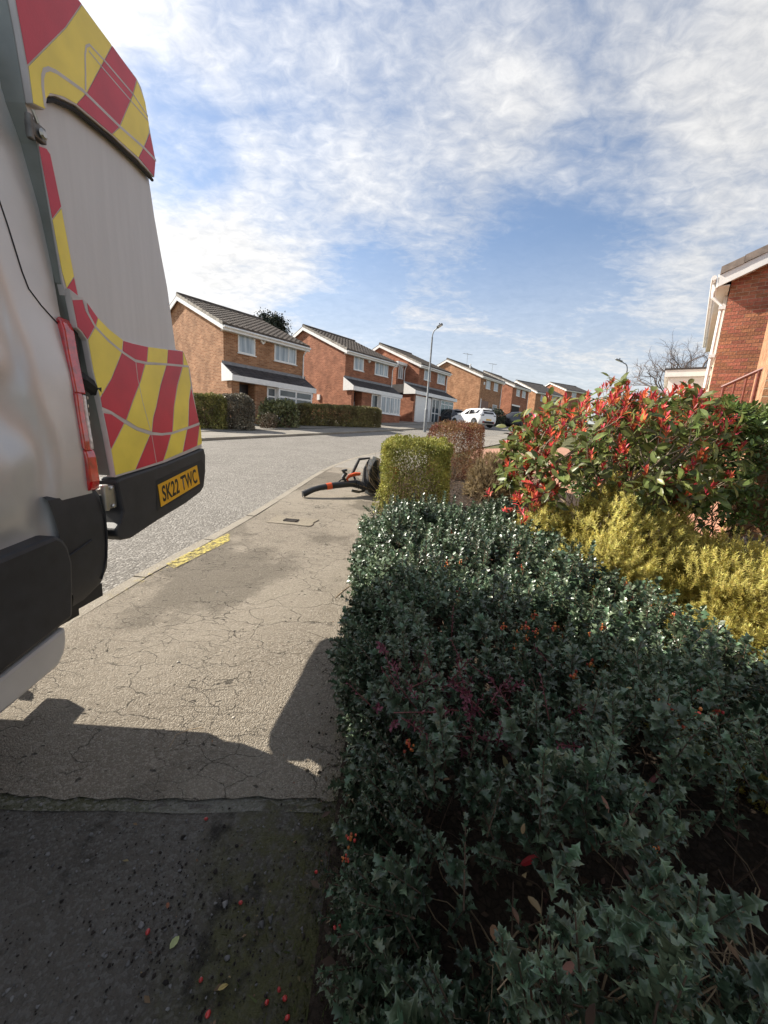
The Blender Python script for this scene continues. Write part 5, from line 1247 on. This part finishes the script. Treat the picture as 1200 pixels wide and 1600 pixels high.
for a in ((1.74, 2.74, .58, .52, .93, 4200), (2.15, 2.25, .72, .62, .66, 4200), (1.30, 2.95, .36, .36, .68, 1900), (1.78, 1.62, .52, .46, .56, 2600), (2.5, 2.75, .6, .5, .58, 1700), (1.45, 2.38, .34, .42, .66, 2000)):
    p, q = dome(*a); Ps.append(p); Ns.append(q)
P = np.concatenate(Ps); AX = np.concatenate(Ns) * .8 + [0, 0, .55] + rng.normal(0, .33, (len(P), 3)); P = P + .045 * np.sin(np.concatenate([P[:, 1:2] * 17, P[:, :1] * 19, P[:, :1] * 14 + P[:, 1:2] * 12], 1)) + .03 * np.sin(P[:, [1, 0, 0]] * 37)
A = frames(AX, rng.normal(size=(len(P), 3))) * rng.uniform(.038, .078, len(P))[:, None, None]
foliage(gold, A, P, BRUSH, BRUSH_LO, GOLD, 0, 2.7, stuff='shoots')
nb = 160; yb = rng.uniform(1.7, 3.2, nb); xb = rng.uniform(1.4, 2.5, nb)
sa, sp, tips, dd = twiggery(nb, np.stack([xb, yb, gzv(yb)], 1), .7, .5, 5, .0045); stems(gold, sa, sp, STEMC, 'woody_stems')

# ---- pale heather at the right edge
hea = thing('grey_heather', 'small silvery grey heather at the right edge behind the golden conifer', 'shrub', (3.05, 3.1, gz(3.1)))
p, q = dome(3.05, 3.12, .42, .36, .50, 700); A = frames(q * .5 + [0, 0, .8] + rng.normal(0, .3, q.shape), rng.normal(size=q.shape)) * rng.uniform(.04, .07, len(p))[:, None, None]
foliage(hea, A, p, BRUSH, BRUSH_LO, mat('grey_needle', (.30, .27, .26), rough=.7, island=.3, var=.3, trans=.2), 0, 9, stuff='shoots')

# ---- red tipped photinia
pho = thing('photinia', 'tall photinia shrub with glossy green leaves and bright red new shoots', 'shrub', (1.62, 3.2, gz(3.2)))
PB = np.array(pho.location)
PSTEM = mat('photinia_bark', (.20, .15, .10), rough=.85, var=.35, vscale=10)
PLEAF = mat('photinia_leaf', (.155, .185, .055), rough=.38, spec=.5, var=.45, vscale=3, island=.45, hue=.035, trans=.42)
PRED = mat('photinia_red_leaf', (.64, .115, .075), rough=.4, spec=.4, var=.5, vscale=6, island=.4, hue=.03, trans=.36)
wood = MB(); tipsP, tipsD = [], []
def limb(p, d, L, w, lev):
    n = 4; pts = [p]; dd = d
    for i in range(n):
        dd = unit(dd + rng.normal(0, .14, 3) + np.array([0, 0, .05])); pts.append(pts[-1] + dd * L / n)
    wood.tube(pts, list(np.linspace(w, w * .62, n + 1)), 6)
    if lev == 0: tipsP.append(pts[-1]); tipsD.append(dd); tipsP.append((pts[-1] + pts[-2]) / 2); tipsD.append(dd); return
    for i in range(3 if lev > 1 else 3):
        q = pts[-1] if i == 0 else pts[-1 - i // 2 - (1 if i > 1 else 0)]
        limb(np.array(q), unit(dd + rng.normal(0, .55, 3) * np.array([1, 1, .6])), L * rng.uniform(.55, .8), w * .6, lev - 1)
for i in range(10):
    a = i * .628 + rng.uniform(-.2, .2); lean = rng.uniform(.28, .8)
    limb(PB + np.array([.10 * math.cos(a), .10 * math.sin(a), 0]), unit(np.array([1.2 * lean * math.cos(a), .85 * lean * math.sin(a), 1.0])), rng.uniform(.66, .80), rng.uniform(.012, .020), 3)
wo = wood; TP = np.array(tipsP); TD = np.array(tipsD)
# keep the crown inside its measured outline
CC = np.array([1.86, 3.25, 1.22]); RR_ = np.array([.84, .72, .62])
off_ = (TP - CC) / RR_; rr_ = np.linalg.norm(off_, axis=1); s_ = np.where(rr_ > 1, 1 / rr_, 1)
wo.v = [tuple(CC + (np.array(v) - CC) * min(1, 1 / max(1e-6, np.linalg.norm((np.array(v) - CC) / RR_))) if v[2] > .62 else np.array([PB[0] + (v[0] - PB[0]) * min(1, .42 / max(1e-6, math.hypot(v[0] - PB[0], v[1] - PB[1]))), PB[1] + (v[1] - PB[1]) * min(1, .42 / max(1e-6, math.hypot(v[0] - PB[0], v[1] - PB[1]))), v[2]])) for v in wo.v]
TP = CC + (TP - CC) * s_[:, None]
wo.v = [tuple(np.array(v) - PB) for v in wo.v]; wo.build('branches', PSTEM, pho, kind='stuff')
# extra leafy tips on the shell so that the outline fills
u = unit(rng.normal(size=(260, 3))); u[:, 2] = np.where(u[:, 2] < -.35, -u[:, 2], u[:, 2]); ex = CC + RR_ * u * rng.uniform(.68, 1.02, (260, 1))
TP = np.concatenate([TP, ex]); TD = np.concatenate([TD, u * .6 + [0, 0, .6]]); K = len(TP)
sel = rng.random(K) < .55
A, LP, SA, SP = sprigs(TP[sel] - unit(TD[sel]) * .08, TD[sel] + rng.normal(0, .3, (sel.sum(), 3)), 5, rng.uniform(.12, .22, sel.sum()), rng.uniform(.082, .122, sel.sum()), 88, 55, jit=.45)
foliage(pho, A, LP, OVAL, OVAL, PLEAF, 300, 9)
stems(pho, SA, SP, PSTEM, 'leaf_stalks')
inner = np.linalg.norm((TP - CC) / RR_, axis=1)
want = (rng.random(K) < np.where(TP[:, 2] > CC[2] + .28, .75, np.where((TP[:, 0] < 1.3), .6, .34)))
rp = TP[want]; rd = TD[want] * .5 + [0, 0, .9]
A, LP, SA, SP = sprigs(rp, rd + rng.normal(0, .2, rd.shape), 8, rng.uniform(.045, .09, len(rp)), rng.uniform(.040, .068, len(rp)), 55, 12, jit=.3)
A = A * np.array([.72, 1, 1])[None, None, :]
foliage(pho, A, LP, OVAL, OVAL, PRED, 0, 9, stuff='red_shoots'); stems(pho, SA, SP, mat('red_shoot_stem', (.30, .05, .03), rough=.5), 'red_stems')
# low reddish sprays at its left foot
nb = 26; c0_ = survey(826, 782, 2.95)
P = c0_ + rng.normal(0, 1, (nb, 3)) * [.08, .1, .09]
A, LP, SA, SP = sprigs(P, rng.normal(0, .5, (nb, 3)) + [-.3, 0, .5], 8, rng.uniform(.05, .08, nb), rng.uniform(.045, .065, nb), 55, 12); A = A * np.array([.7, 1, 1])[None, None, :]
foliage(pho, A, LP, OVAL, OVAL, PRED, 0, 9, stuff='low_red_shoots')
sa, sp, t_, d_ = twiggery(40, np.tile(PB + [0, 0, .35], (40, 1)), .5, .75, 6, .006, seed_dir=(-.9, -.2, .5)); stems(pho, sa, sp, PSTEM, 'low_stems')

# ---- green laurel-like shrub to the right of it
lau = thing('green_shrub', 'dense mid green broadleaf shrub at the right edge beside the photinia', 'shrub', (3.2, 4.0, gz(4.0)))
LAUR = mat('laurel_leaf', (.115, .165, .042), rough=.38, spec=.45, var=.45, vscale=2.5, island=.45, hue=.025, trans=.36)
n_ = 2600; u = unit(rng.normal(size=(n_, 3))); u[:, 2] = np.where(u[:, 2] < -.6, -u[:, 2], u[:, 2])
P = np.array([3.25, 4.1, 1.12]) + np.array([1.25, .75, .74]) * u * (1 - .3 * rng.random((n_, 1)) ** 1.5)
P[:, 2] = np.minimum(P[:, 2], 1.80 + .04 * np.sin(7 * P[:, 0]) + rng.normal(0, .02, n_))
A, LP, SA, SP = sprigs(P, u * .7 + [0, 0, .5] + rng.normal(0, .35, (n_, 3)), 9, rng.uniform(.07, .14, n_), rng.uniform(.050, .078, n_), 85, 40, jit=.4)
foliage(lau, A, LP, OVAL, OVAL, LAUR, 300, 9); stems(lau, SA, SP, STEMC)
sa, sp, t_, d_ = twiggery(60, np.array([3.25, 4.0, gz(4)]) + rng.normal(0, 1, (60, 3)) * [.3, .2, 0], .5, 1.0, 6, .012); stems(lau, sa, sp, STEMC, 'woody_stems')

# ---- clipped hedges
def clipped(name, label, c, half, rz, h, n, leaf, m, stem=STEMC, rough=.03, parts=0, tmpl=OVAL_LO, group=None, front_thin=0., cat='hedge', round_=.25, nst=120, seg=None):
    """trimmed block: leaves over five faces, some depth, soft corners"""
    root = thing(name, label, cat, (c[0], c[1], gz(c[1])), rz, group)
    a, b = half; area = np.array([4 * a * b, 2 * a * h, 2 * a * h, 2 * b * h, 2 * b * h]); f = rng.choice(5, n, p=area / area.sum())
    s, t = rng.uniform(-1, 1, n), rng.uniform(-1, 1, n); w = rng.uniform(0, 1, n); L = np.zeros((n, 3)); Nn = np.zeros((n, 3))
    for k, (fx, fy, fz, nx, ny, nz_) in enumerate(((s, t, 1, 0, 0, 1), (s, -1, w, 0, -1, 0), (s, 1, w, 0, 1, 0), (-1, t, w, -1, 0, 0), (1, t, w, 1, 0, 0))):
        q = f == k
        L[q, 0] = (fx if np.ndim(fx) else np.full(n, fx))[q]; L[q, 1] = (fy if np.ndim(fy) else np.full(n, fy))[q]; L[q, 2] = (fz if np.ndim(fz) else np.full(n, float(fz)))[q]; Nn[q] = (nx, ny, nz_)
    # soften the block: pull corners in
    q = np.stack([L[:, 0], L[:, 1], np.clip(L[:, 2] * 2 - 1, -.2, 1)], 1); pn = (np.abs(q) ** (2 / round_)).sum(1) ** (round_ / 2); L[:, :2] /= np.maximum(1, pn)[:, None]; L[:, 2] = np.where(L[:, 2] > .5, .5 + (L[:, 2] - .5) / np.maximum(1, pn), L[:, 2])
    P = L * np.array([a, b, h]); lump = rough * (np.sin(5 * P[:, 0] + 2 * P[:, 2]) * np.sin(6 * P[:, 1] + 3 * P[:, 2] + 1) + .6 * np.sin(13 * P[:, 0] + 9 * P[:, 2]) * np.sin(11 * P[:, 1]))
    P = P + Nn * (lump - rng.exponential(rough * 1.3, n))[:, None]
    if front_thin: # bare lower part on the face towards us
        k_ = (rng.random(n) > front_thin * np.clip((.55 * h - P[:, 2]) / (.45 * h), 0, 1)) ; P, Nn = P[k_], Nn[k_]; n = len(P)
    cr, sr = math.cos(rz), math.sin(rz)
    cy_ = c[1] + P[:, 0] * sr + P[:, 1] * cr
    P[:, 2] += gzv(cy_) - gz(c[1])
    Yd = Nn * .6 + rng.normal(0, .6, (n, 3)) + [0, 0, .35]; A = frames(Yd, Nn + [0, 0, .5] + rng.normal(0, .5, (n, 3))) * (leaf * rng.uniform(.7, 1.3, n))[:, None, None]
    V, F = scatter(tmpl[0], tmpl[1], A, P); np_mesh('leaves', V, F, m, root)
    if nst:
        base = np.stack([rng.uniform(-.85, .85, nst) * a, rng.uniform(-.85, .85, nst) * b, rng.uniform(0, .05, nst)], 1); base[:, 2] += gzv(c[1] + base[:, 0] * sr + base[:, 1] * cr) - gz(c[1])
        sa, sp, t_, d_ = twiggery(nst, base, .28, h * .82, 5, leaf * .18, wob=.6); V, F = scatter(STEM_T[0], STEM_T[1], sa, sp); np_mesh('stems', V, F, stem, root)
    return root
BOXL = mat('box_hedge_leaf', (.27, .29, .06), rough=.55, spec=.2, var=.35, vscale=4, island=.4, hue=.02, trans=.25, col2=(.38, .36, .09))
STRAW = mat('straw_twig', (.18, .125, .066), rough=.85, var=.3, vscale=20, island=.3)
bxh = clipped('clipped_hedge', 'square clipped yellow green hedge block next to the leaf blower', (.40, 5.50), (.46, .55), R(-4), .98, 30000, .029, BOXL, stem=STRAW, rough=.05, tmpl=OVAL_LO, front_thin=.62, nst=190, round_=.28)
REDB = mat('barberry_red_leaf', (.25, .075, .06), rough=.6, spec=.2, var=.4, vscale=2, island=.4, hue=.03, trans=.25, col2=(.26, .17, .075))
clipped('clipped_hedge', 'reddish brown clipped hedge block just behind the yellow green one', (1.62, 9.3), (.42, 1.15), R(-24), 1.12, 20000, .036, REDB, stem=STRAW, rough=.05, nst=60)
# dry straw coloured shrub and the bare bed in front of it
dry = thing('dry_shrub', 'dry straw brown shrub between the reddish hedge and the photinia', 'shrub', (1.75, 6.3, gz(6.3)))
p, q = dome(1.85, 6.6, .48, .48, .74, 1300, shell=.4); A = frames(q * .7 + [0, 0, .6] + rng.normal(0, .4, q.shape), rng.normal(size=q.shape)) * rng.uniform(.07, .13, len(p))[:, None, None]
foliage(dry, A, p, BRUSH, BRUSH_LO, mat('dry_needle', (.19, .13, .055), rough=.7, island=.4, var=.3, trans=.25, col2=(.30, .22, .10)), 0, 1, stuff='shoots')
sa, sp, t_, d_ = twiggery(170, np.array([1.72, 6.35, gz(6.35)]) + rng.normal(0, 1, (170, 3)) * [.16, .16, 0], .42, .95, 6, .0042, wob=.7); stems(dry, sa, sp, STRAW, 'bare_stems')
# leaf litter on the bed
n_ = 5200; yy = rng.uniform(.1, 8.6, n_); xx = rng.uniform(-.12, 3.3, n_) ; k_ = xx < np.interp(yy, [0, 5, 8.6], [3.4, 3.2, 2.5]); xx, yy = xx[k_], yy[k_]; n_ = len(xx)
P = np.stack([xx, yy, gzv(yy) + .012 + .02 * rng.random(n_)], 1); A = frames(rng.normal(size=(n_, 3)) * [1, 1, .3], rng.normal(0, .35, (n_, 3)) + [0, 0, 1]) * rng.uniform(.018, .05, n_)[:, None, None]
V, F = scatter(OVAL_LO[0], OVAL_LO[1], A, P); np_mesh('leaf_litter', V, F, mat('dead_leaf', (.085, .048, .030), rough=.8, island=.55, hue=.03, var=.3), None)
bpy.data.objects['leaf_litter']['label'] = 'brown dead leaf litter lying on the bare soil between the shrubs'; bpy.data.objects['leaf_litter']['category'] = 'leaf litter'
n_ = 260; yy = rng.uniform(4.6, 8.4, n_); xx = rng.uniform(.8, 2.3, n_)
sa, sp, t_, d_ = twiggery(n_, np.stack([xx, yy, gzv(yy)], 1), .7, .28, 4, .003, wob=1.); V, F = scatter(STEM_T[0], STEM_T[1], sa, sp); o = np_mesh('dead_stalks', V, F, STEMC, None)
tag(o, 'thin dead brown stalks standing in the bare bed behind the dark hedge', 'dead stalks')

# ---- across the road
FH = mat('privet_leaf', (.20, .205, .06), rough=.5, var=.45, vscale=2, island=.35, hue=.02, trans=.2, col2=(.31, .29, .09)); FH2 = mat('beech_leaf', (.21, .175, .075), rough=.55, var=.4, vscale=1.6, island=.35, hue=.02, trans=.2, col2=(.30, .27, .10))
FK_T = np.array([.51, .86]); ang = math.atan2(.86, .51)
def hedge_at(px, py, d, half, h, n, leaf, m, label, rz=ang, name='clipped_hedge', **k):
    c = survey(px, py, d); return clipped(name, label, (c[0], c[1]), half, rz, h, n, leaf, m, **k)
hedge_at(318, 646, 16.6, (.95, .40), 1.38, 15000, .085, FH, 'olive green hedge in front of the nearest house, its left end behind the van door', rz=R(12), rough=.06, nst=120)
hedge_at(366, 650, 17.2, (.82, .55), 1.45, 14000, .085, mat('grey_hedge_leaf', (.18, .16, .115), rough=.55, var=.4, vscale=2, island=.35, trans=.15), 'rounded brown grey clipped bush in front of the nearest front door', rz=R(20), rough=.06, round_=.6, nst=120, name='clipped_bush', cat='bush')
lb = hedge_at(437, 652, 20.0, (.95, .6), 1.30, 4200, .15, mat('bright_shrub_leaf', (.135, .16, .05), rough=.35, var=.4, vscale=2, island=.45, trans=.25, col2=(.26, .27, .13)), 'loose bright green bush in front of the bay window of the nearest house', rz=R(30), rough=.14, round_=.8, nst=60, tmpl=OVAL_LO, name='leafy_bush', cat='bush')
hedge_at(530, 660, 23.4, (2.75, .42), 1.18, 24000, .09, FH2, 'long low olive brown clipped hedge before the second house', rz=R(33), rough=.04, nst=200)
hedge_at(773, 652, 37.0, (1.05, .9), 1.5, 3500, .12, mat('dark_evergreen_leaf', (.030, .042, .020), rough=.5, var=.4, vscale=2, island=.4), 'round dark evergreen bush right of the white car', rough=.12, round_=.9, nst=40, name='evergreen_bush', cat='bush')
hedge_at(420, 662, 18.9, (.5, .3), .75, 900, .07, mat('tan_bush_leaf', (.13, .10, .055), rough=.6, island=.4), 'small tan winter bush beside the rounded clipped bush', rough=.1, round_=.9, nst=60, name='winter_bush', cat='bush')
# evergreen behind the first house
def tree(name, label, p, H, rx, rz_, n, leaf, m, tr=.16, bare=False):
    t = thing(name, label, 'tree', p); mb = MB(); mb.tube([(0, 0, -1), (.05, 0, H * .5), (0, .05, H * .95)], [tr, tr * .7, tr * .15], 8)
    for i in range(26):
        a = i * 2.4; z = H * (.4 + .55 * i / 26); r = rx * math.sqrt(max(.05, 1 - ((z - H * .62) / (H * .42)) ** 2)) * .8
        mb.tube([(0, 0, z), (r * .5 * math.cos(a), r * .5 * math.sin(a), z + .25), (r * math.cos(a), r * math.sin(a), z + .35)], [tr * .3, tr * .16, tr * .05], 5)
    mb.build('trunk', STEMC, t)
    cl = unit(rng.normal(size=(46, 3))) * np.array([rx, rx, H * .36]) * rng.uniform(.5, 1, (46, 1)) + [0, 0, H * .64]
    P = (cl[:, None] + rng.normal(0, 1, (46, n // 46, 3)) * [.34, .34, .26]).reshape(-1, 3); k = len(P)
    A = frames(rng.normal(size=(k, 3)), rng.normal(0, .6, (k, 3)) + [0, 0, 1]) * (leaf * rng.uniform(.6, 1.3, k))[:, None, None]
    V, F = scatter(OVAL_LO[0], OVAL_LO[1], A, P); np_mesh('crown', V, F, m, t); return t
pt = survey(421, 500, 33); tree('evergreen_tree', 'dark evergreen tree top rising behind the roof of the nearest house', (pt[0], pt[1], pt[2] - 7.3), 8.0, 1.35, 0, 34000, .21, mat('yew_leaf', (.022, .034, .020), rough=.6, island=.45, var=.4, vscale=1))
# bare winter tree beyond the garage
pb = survey(1066, 606, 19); bt = thing('bare_tree', 'leafless winter tree behind the white boarded porch on the right', 'tree', (pb[0], pb[1], gz(pb[1])))
mb = MB()
def twig(p, d, L, w, lev):
    pts = [p]; dd = d
    for i in range(3): dd = unit(dd + rng.normal(0, .16, 3)); pts.append(pts[-1] + dd * L / 3)
    mb.tube(pts, [w, w * .85, w * .7, w * .55], 5 if lev > 1 else 3, cap=False)
    if lev == 0: return
    for i in range(3 + (lev < 3)): twig(np.array(pts[-1 - (i % 3)]), unit(dd + rng.normal(0, .55, 3) + [0, 0, .12]), L * rng.uniform(.55, .82), w * .55, lev - 1)
hb = pb[2] - gz(pb[1])
twig(np.array([0, 0, -.5]), np.array([0, 0, 1.]), hb * .75 + .5, .10, 0)
for i in range(5): twig(np.array([0, 0, hb * .62 + .15 * i]), unit(np.array([math.cos(i * 1.3) * .7, math.sin(i * 1.3) * .7, .9])), 1.55, .08, 5)
mb.build('branches', mat('winter_bark', (.14, .11, .10), rough=.9), bt)
# ------------------------------------------------------------------ small things on the pavement
def drop(px, py):
    r = survey(px, py, 1) - np.array([0, 0, CAM_H]); lo, hi = .2, 60
    for _ in range(50):
        t = (lo + hi) / 2
        if CAM_H + r[2] * t > gz(r[1] * t): lo = t
        else: hi = t
    q = r * lo + np.array([0, 0, CAM_H]); return q
BERRY = mat('red_berry', (.50, .035, .03), rough=.3, var=.25, vscale=200, coat=.4, island=.3); STALK = mat('stalk', (.07, .045, .02), rough=.8)
bp_ = None
spots = [(376, 1412, 'single red berry right of the pale leaf, nearest the mossy edge'), (314, 1533, 'red berry below the pale leaf'), (325, 1587, 'red berry at the bottom edge left of the group'), (436, 1548, 'red berry at the right end of the scattered group'), (445, 1562, 'red berry just right of the double berry'), (417, 1568, 'larger red berry in the scattered group near the bottom'), (449, 1592, 'red berry touching the bottom edge of the photo'), (231, 1458, 'small red berry above the pale leaf'), (322, 1281, 'small red berry just below the pavement joint'), (523, 1452, 'red berry beside the twigs at the hedge foot'), (531, 1450, 'red berry touching its twin at the hedge foot'), (509, 1505, 'pinkish berry below the twigs at the hedge foot'), (494, 1364, 'pale orange berry on the moss by the hedge')]
for i, (px, py, lab) in enumerate(spots):
    q = drop(px, py); s = rng.uniform(.0042, .0060)
    if bp_ is None:
        bp_ = thing('fallen_berry', lab, 'berry', q + [0, 0, s * .8], 0, 'red berries fallen on the pavement')
        b = MB(); b.lathe([(.0015, -1.1), (.6, -.95), (.95, -.3), (.98, .25), (.7, .85), (.2, 1.15)], 10); b.build('flesh', BERRY, bp_, smooth=True)
        b = MB(); b.tube([(0, 0, 1.1), (.12, 0, 1.7), (.4, 0, 2.1)], .12, 5); b.build('stalk', STALK, bp_); o = bp_
    else:
        o = copy_tree(bp_); o['label'] = lab; o.location = q + [0, 0, s * .8]
    o.scale = (s, s, s * 1.05); o.rotation_euler = (rng.uniform(.9, 1.7), rng.uniform(-.4, .4), rng.uniform(0, 6.28))
q = drop(270, 1475); gl = thing('fallen_leaf', 'single pale yellow green leaf lying on the dark pavement', 'leaf', q + [0, 0, .007])
PALE = mat('pale_leaf', (.42, .46, .20), rough=.5, var=.15, vscale=60, trans=.2)
me = single_mesh('blade', OVAL[0] * [.036, .030, .03], OVAL[1], PALE); o = bpy.data.objects.new('blade', me); COL.objects.link(o); o.parent = gl; o.rotation_euler = (.05, .2, R(-18)); o.location = (0, -.014, 0)
q = drop(340, 1550); yl = thing('fallen_leaf', 'small curled yellow leaf fragment near the scattered berries', 'leaf', q + [0, 0, .006])
me = single_mesh('blade', OVAL[0] * [.02, .024, .06], OVAL[1], mat('yellow_leaf', (.50, .38, .14), rough=.5, var=.2, vscale=60)); o = bpy.data.objects.new('blade', me); COL.objects.link(o); o.parent = yl; o.rotation_euler = (.1, .3, R(-60))
q = drop(262, 1422); bl_ = thing('fallen_leaf', 'small rusty brown leaf on the dark pavement above the pale one', 'leaf', q + [0, 0, .005])
me = single_mesh('blade', OVAL[0] * [.02, .018, .03], OVAL[1], mat('rusty_leaf', (.24, .085, .04), rough=.6, var=.2, vscale=60)); o = bpy.data.objects.new('blade', me); COL.objects.link(o); o.parent = bl_; o.rotation_euler = (.1, .2, R(30))
# grit, pebbles and crumbs
def crumbs(name, label, n, area, size, m, flat=.5, ped=None, cat='grit'):
    x = rng.uniform(area[0], area[1], n); y = rng.uniform(area[2], area[3], n)
    if ped is not None: k = ped(x, y); x, y = x[k], y[k]; n = len(x)
    s = size * rng.lognormal(0, .45, n); P = np.stack([x, y, gzv(y) + s * flat * .3], 1)
    A = frames(rng.normal(size=(n, 3)) * [1, 1, .25], rng.normal(0, .25, (n, 3)) + [0, 0, 1]) * s[:, None, None]; A = A * np.array([.8, 1.1, flat])[None, None]
    t = (ICO[0] * (1 + .28 * np.sin(ICO[0] @ np.array([[3.], [5.], [7.]]) * 3)), ICO[1])
    V, F = scatter(t[0], t[1], A, P); o = np_mesh(name, V, F, m, None); return tag(o, label, cat)
crumbs('pebbles', 'grey stone chips lying loose on the dark pavement', 520, (-1.5, -.12, .55, 1.1), .0031, mat('stone_chip', (.13, .125, .12), rough=.8, island=.5), .45)
crumbs('soil_crumbs', 'dark soil crumbs in patches on the dark pavement', 3800, (-1.3, -.1, .5, 1.12), .0021, mat('soil_crumb', (.018, .013, .010), rough=.95, island=.4), .6,
       lambda x, y: (np.exp(-((x + .52) / .14) ** 2 - ((y - .86) / .12) ** 2) + .8 * np.exp(-((x + .35) / .12) ** 2 - ((y - .74) / .07) ** 2) + .12) > rng.random(len(x)))
crumbs('pale_grit', 'pale grit specks scattered over the old pavement', 500, (-1.8, -.1, 1.25, 4.5), .0026, mat('pale_grit', (.42, .38, .32), rough=.8, island=.4), .5)
crumbs('edge_crumbs', 'dirt crumbs along the foot of the dark hedge', 2400, (-.34, -.02, .55, 4.8), .004, mat('edge_crumb', (.05, .04, .026), rough=.95, island=.6), .6, lambda x, y: rng.random(len(x)) < np.exp((x + .08) / .07))
n_ = 420; yy = rng.uniform(.5, 3.8, n_); xx = -.08 - rng.exponential(.16, n_) * np.interp(yy, [.5, 1.1, 3], [1.4, 1., .4]); k_ = xx > -1.3; xx, yy = xx[k_], yy[k_]; n_ = len(xx)
P = np.stack([xx, yy, gzv(yy) + .003], 1); A = frames(rng.normal(size=(n_, 3)) * [1, 1, .15], rng.normal(0, .3, (n_, 3)) + [0, 0, 1]) * rng.lognormal(-5.0, .5, n_)[:, None, None]
V, F = scatter(OVAL_LO[0], OVAL_LO[1], A, P); o = np_mesh('leaf_scraps', V, F, mat('leaf_scrap', (.15, .095, .05), rough=.8, island=.6, hue=.04, var=.4), None); tag(o, 'brown scraps of dead leaf scattered on the pavement near the hedge', 'leaf scraps')
# moss and short grass at the foot of the hedge
n_ = 5200; yy = rng.uniform(.5, 4.6, n_); xx = -.06 - rng.exponential(.045, n_) * np.interp(yy, [.4, .8, 1.4, 4], [1.6, 1.2, .5, .45])
P = np.stack([xx, yy, gzv(yy)], 1); A = frames(rng.normal(0, .55, (n_, 3)) + [0, 0, 1], rng.normal(size=(n_, 3))) * (rng.uniform(.006, .026, n_) * np.interp(yy, [.5, .9, 2], [1.25, 1, .6]))[:, None, None]
V, F = scatter(NEEDLE[0] * [1.0, 1, 1], NEEDLE[1], A, P); o = np_mesh('edge_moss', V, F, mat('moss_blade', (.075, .08, .022), rough=.7, island=.5, hue=.03, trans=.25), None); tag(o, 'moss and thin grass along the foot of the dark hedge', 'moss')
# fallen twigs
def fallen(label, pts, w):
    q = [drop(*p) + [0, 0, w] for p in pts]; t = thing('fallen_twig', label, 'twig', q[0], 0, 'twigs lying at the hedge foot')
    MB().tube([np.array(p) - np.array(q[0]) + [0, 0, .004 * (i % 2)] for i, p in enumerate(q)], [w * (1 - .12 * i) for i in range(len(q))], 6).build('stick', TANTWIG, t); return t
fallen('forked tan twig lying at the hedge foot above the lowest berries', [(500, 1450), (518, 1440), (536, 1432), (566, 1434)], .0022)
fallen('short bent tan twig below the forked one at the hedge foot', [(518, 1408), (535, 1420), (548, 1434)], .0016)
fallen('thin twig curling out over the pale pavement from the hedge', [(524, 935), (535, 925), (548, 915), (560, 905)], .003)
fallen('thin curved grass stalk on the shaded pavement', [(265, 1168), (275, 1150), (296, 1140), (318, 1138)], .0012)
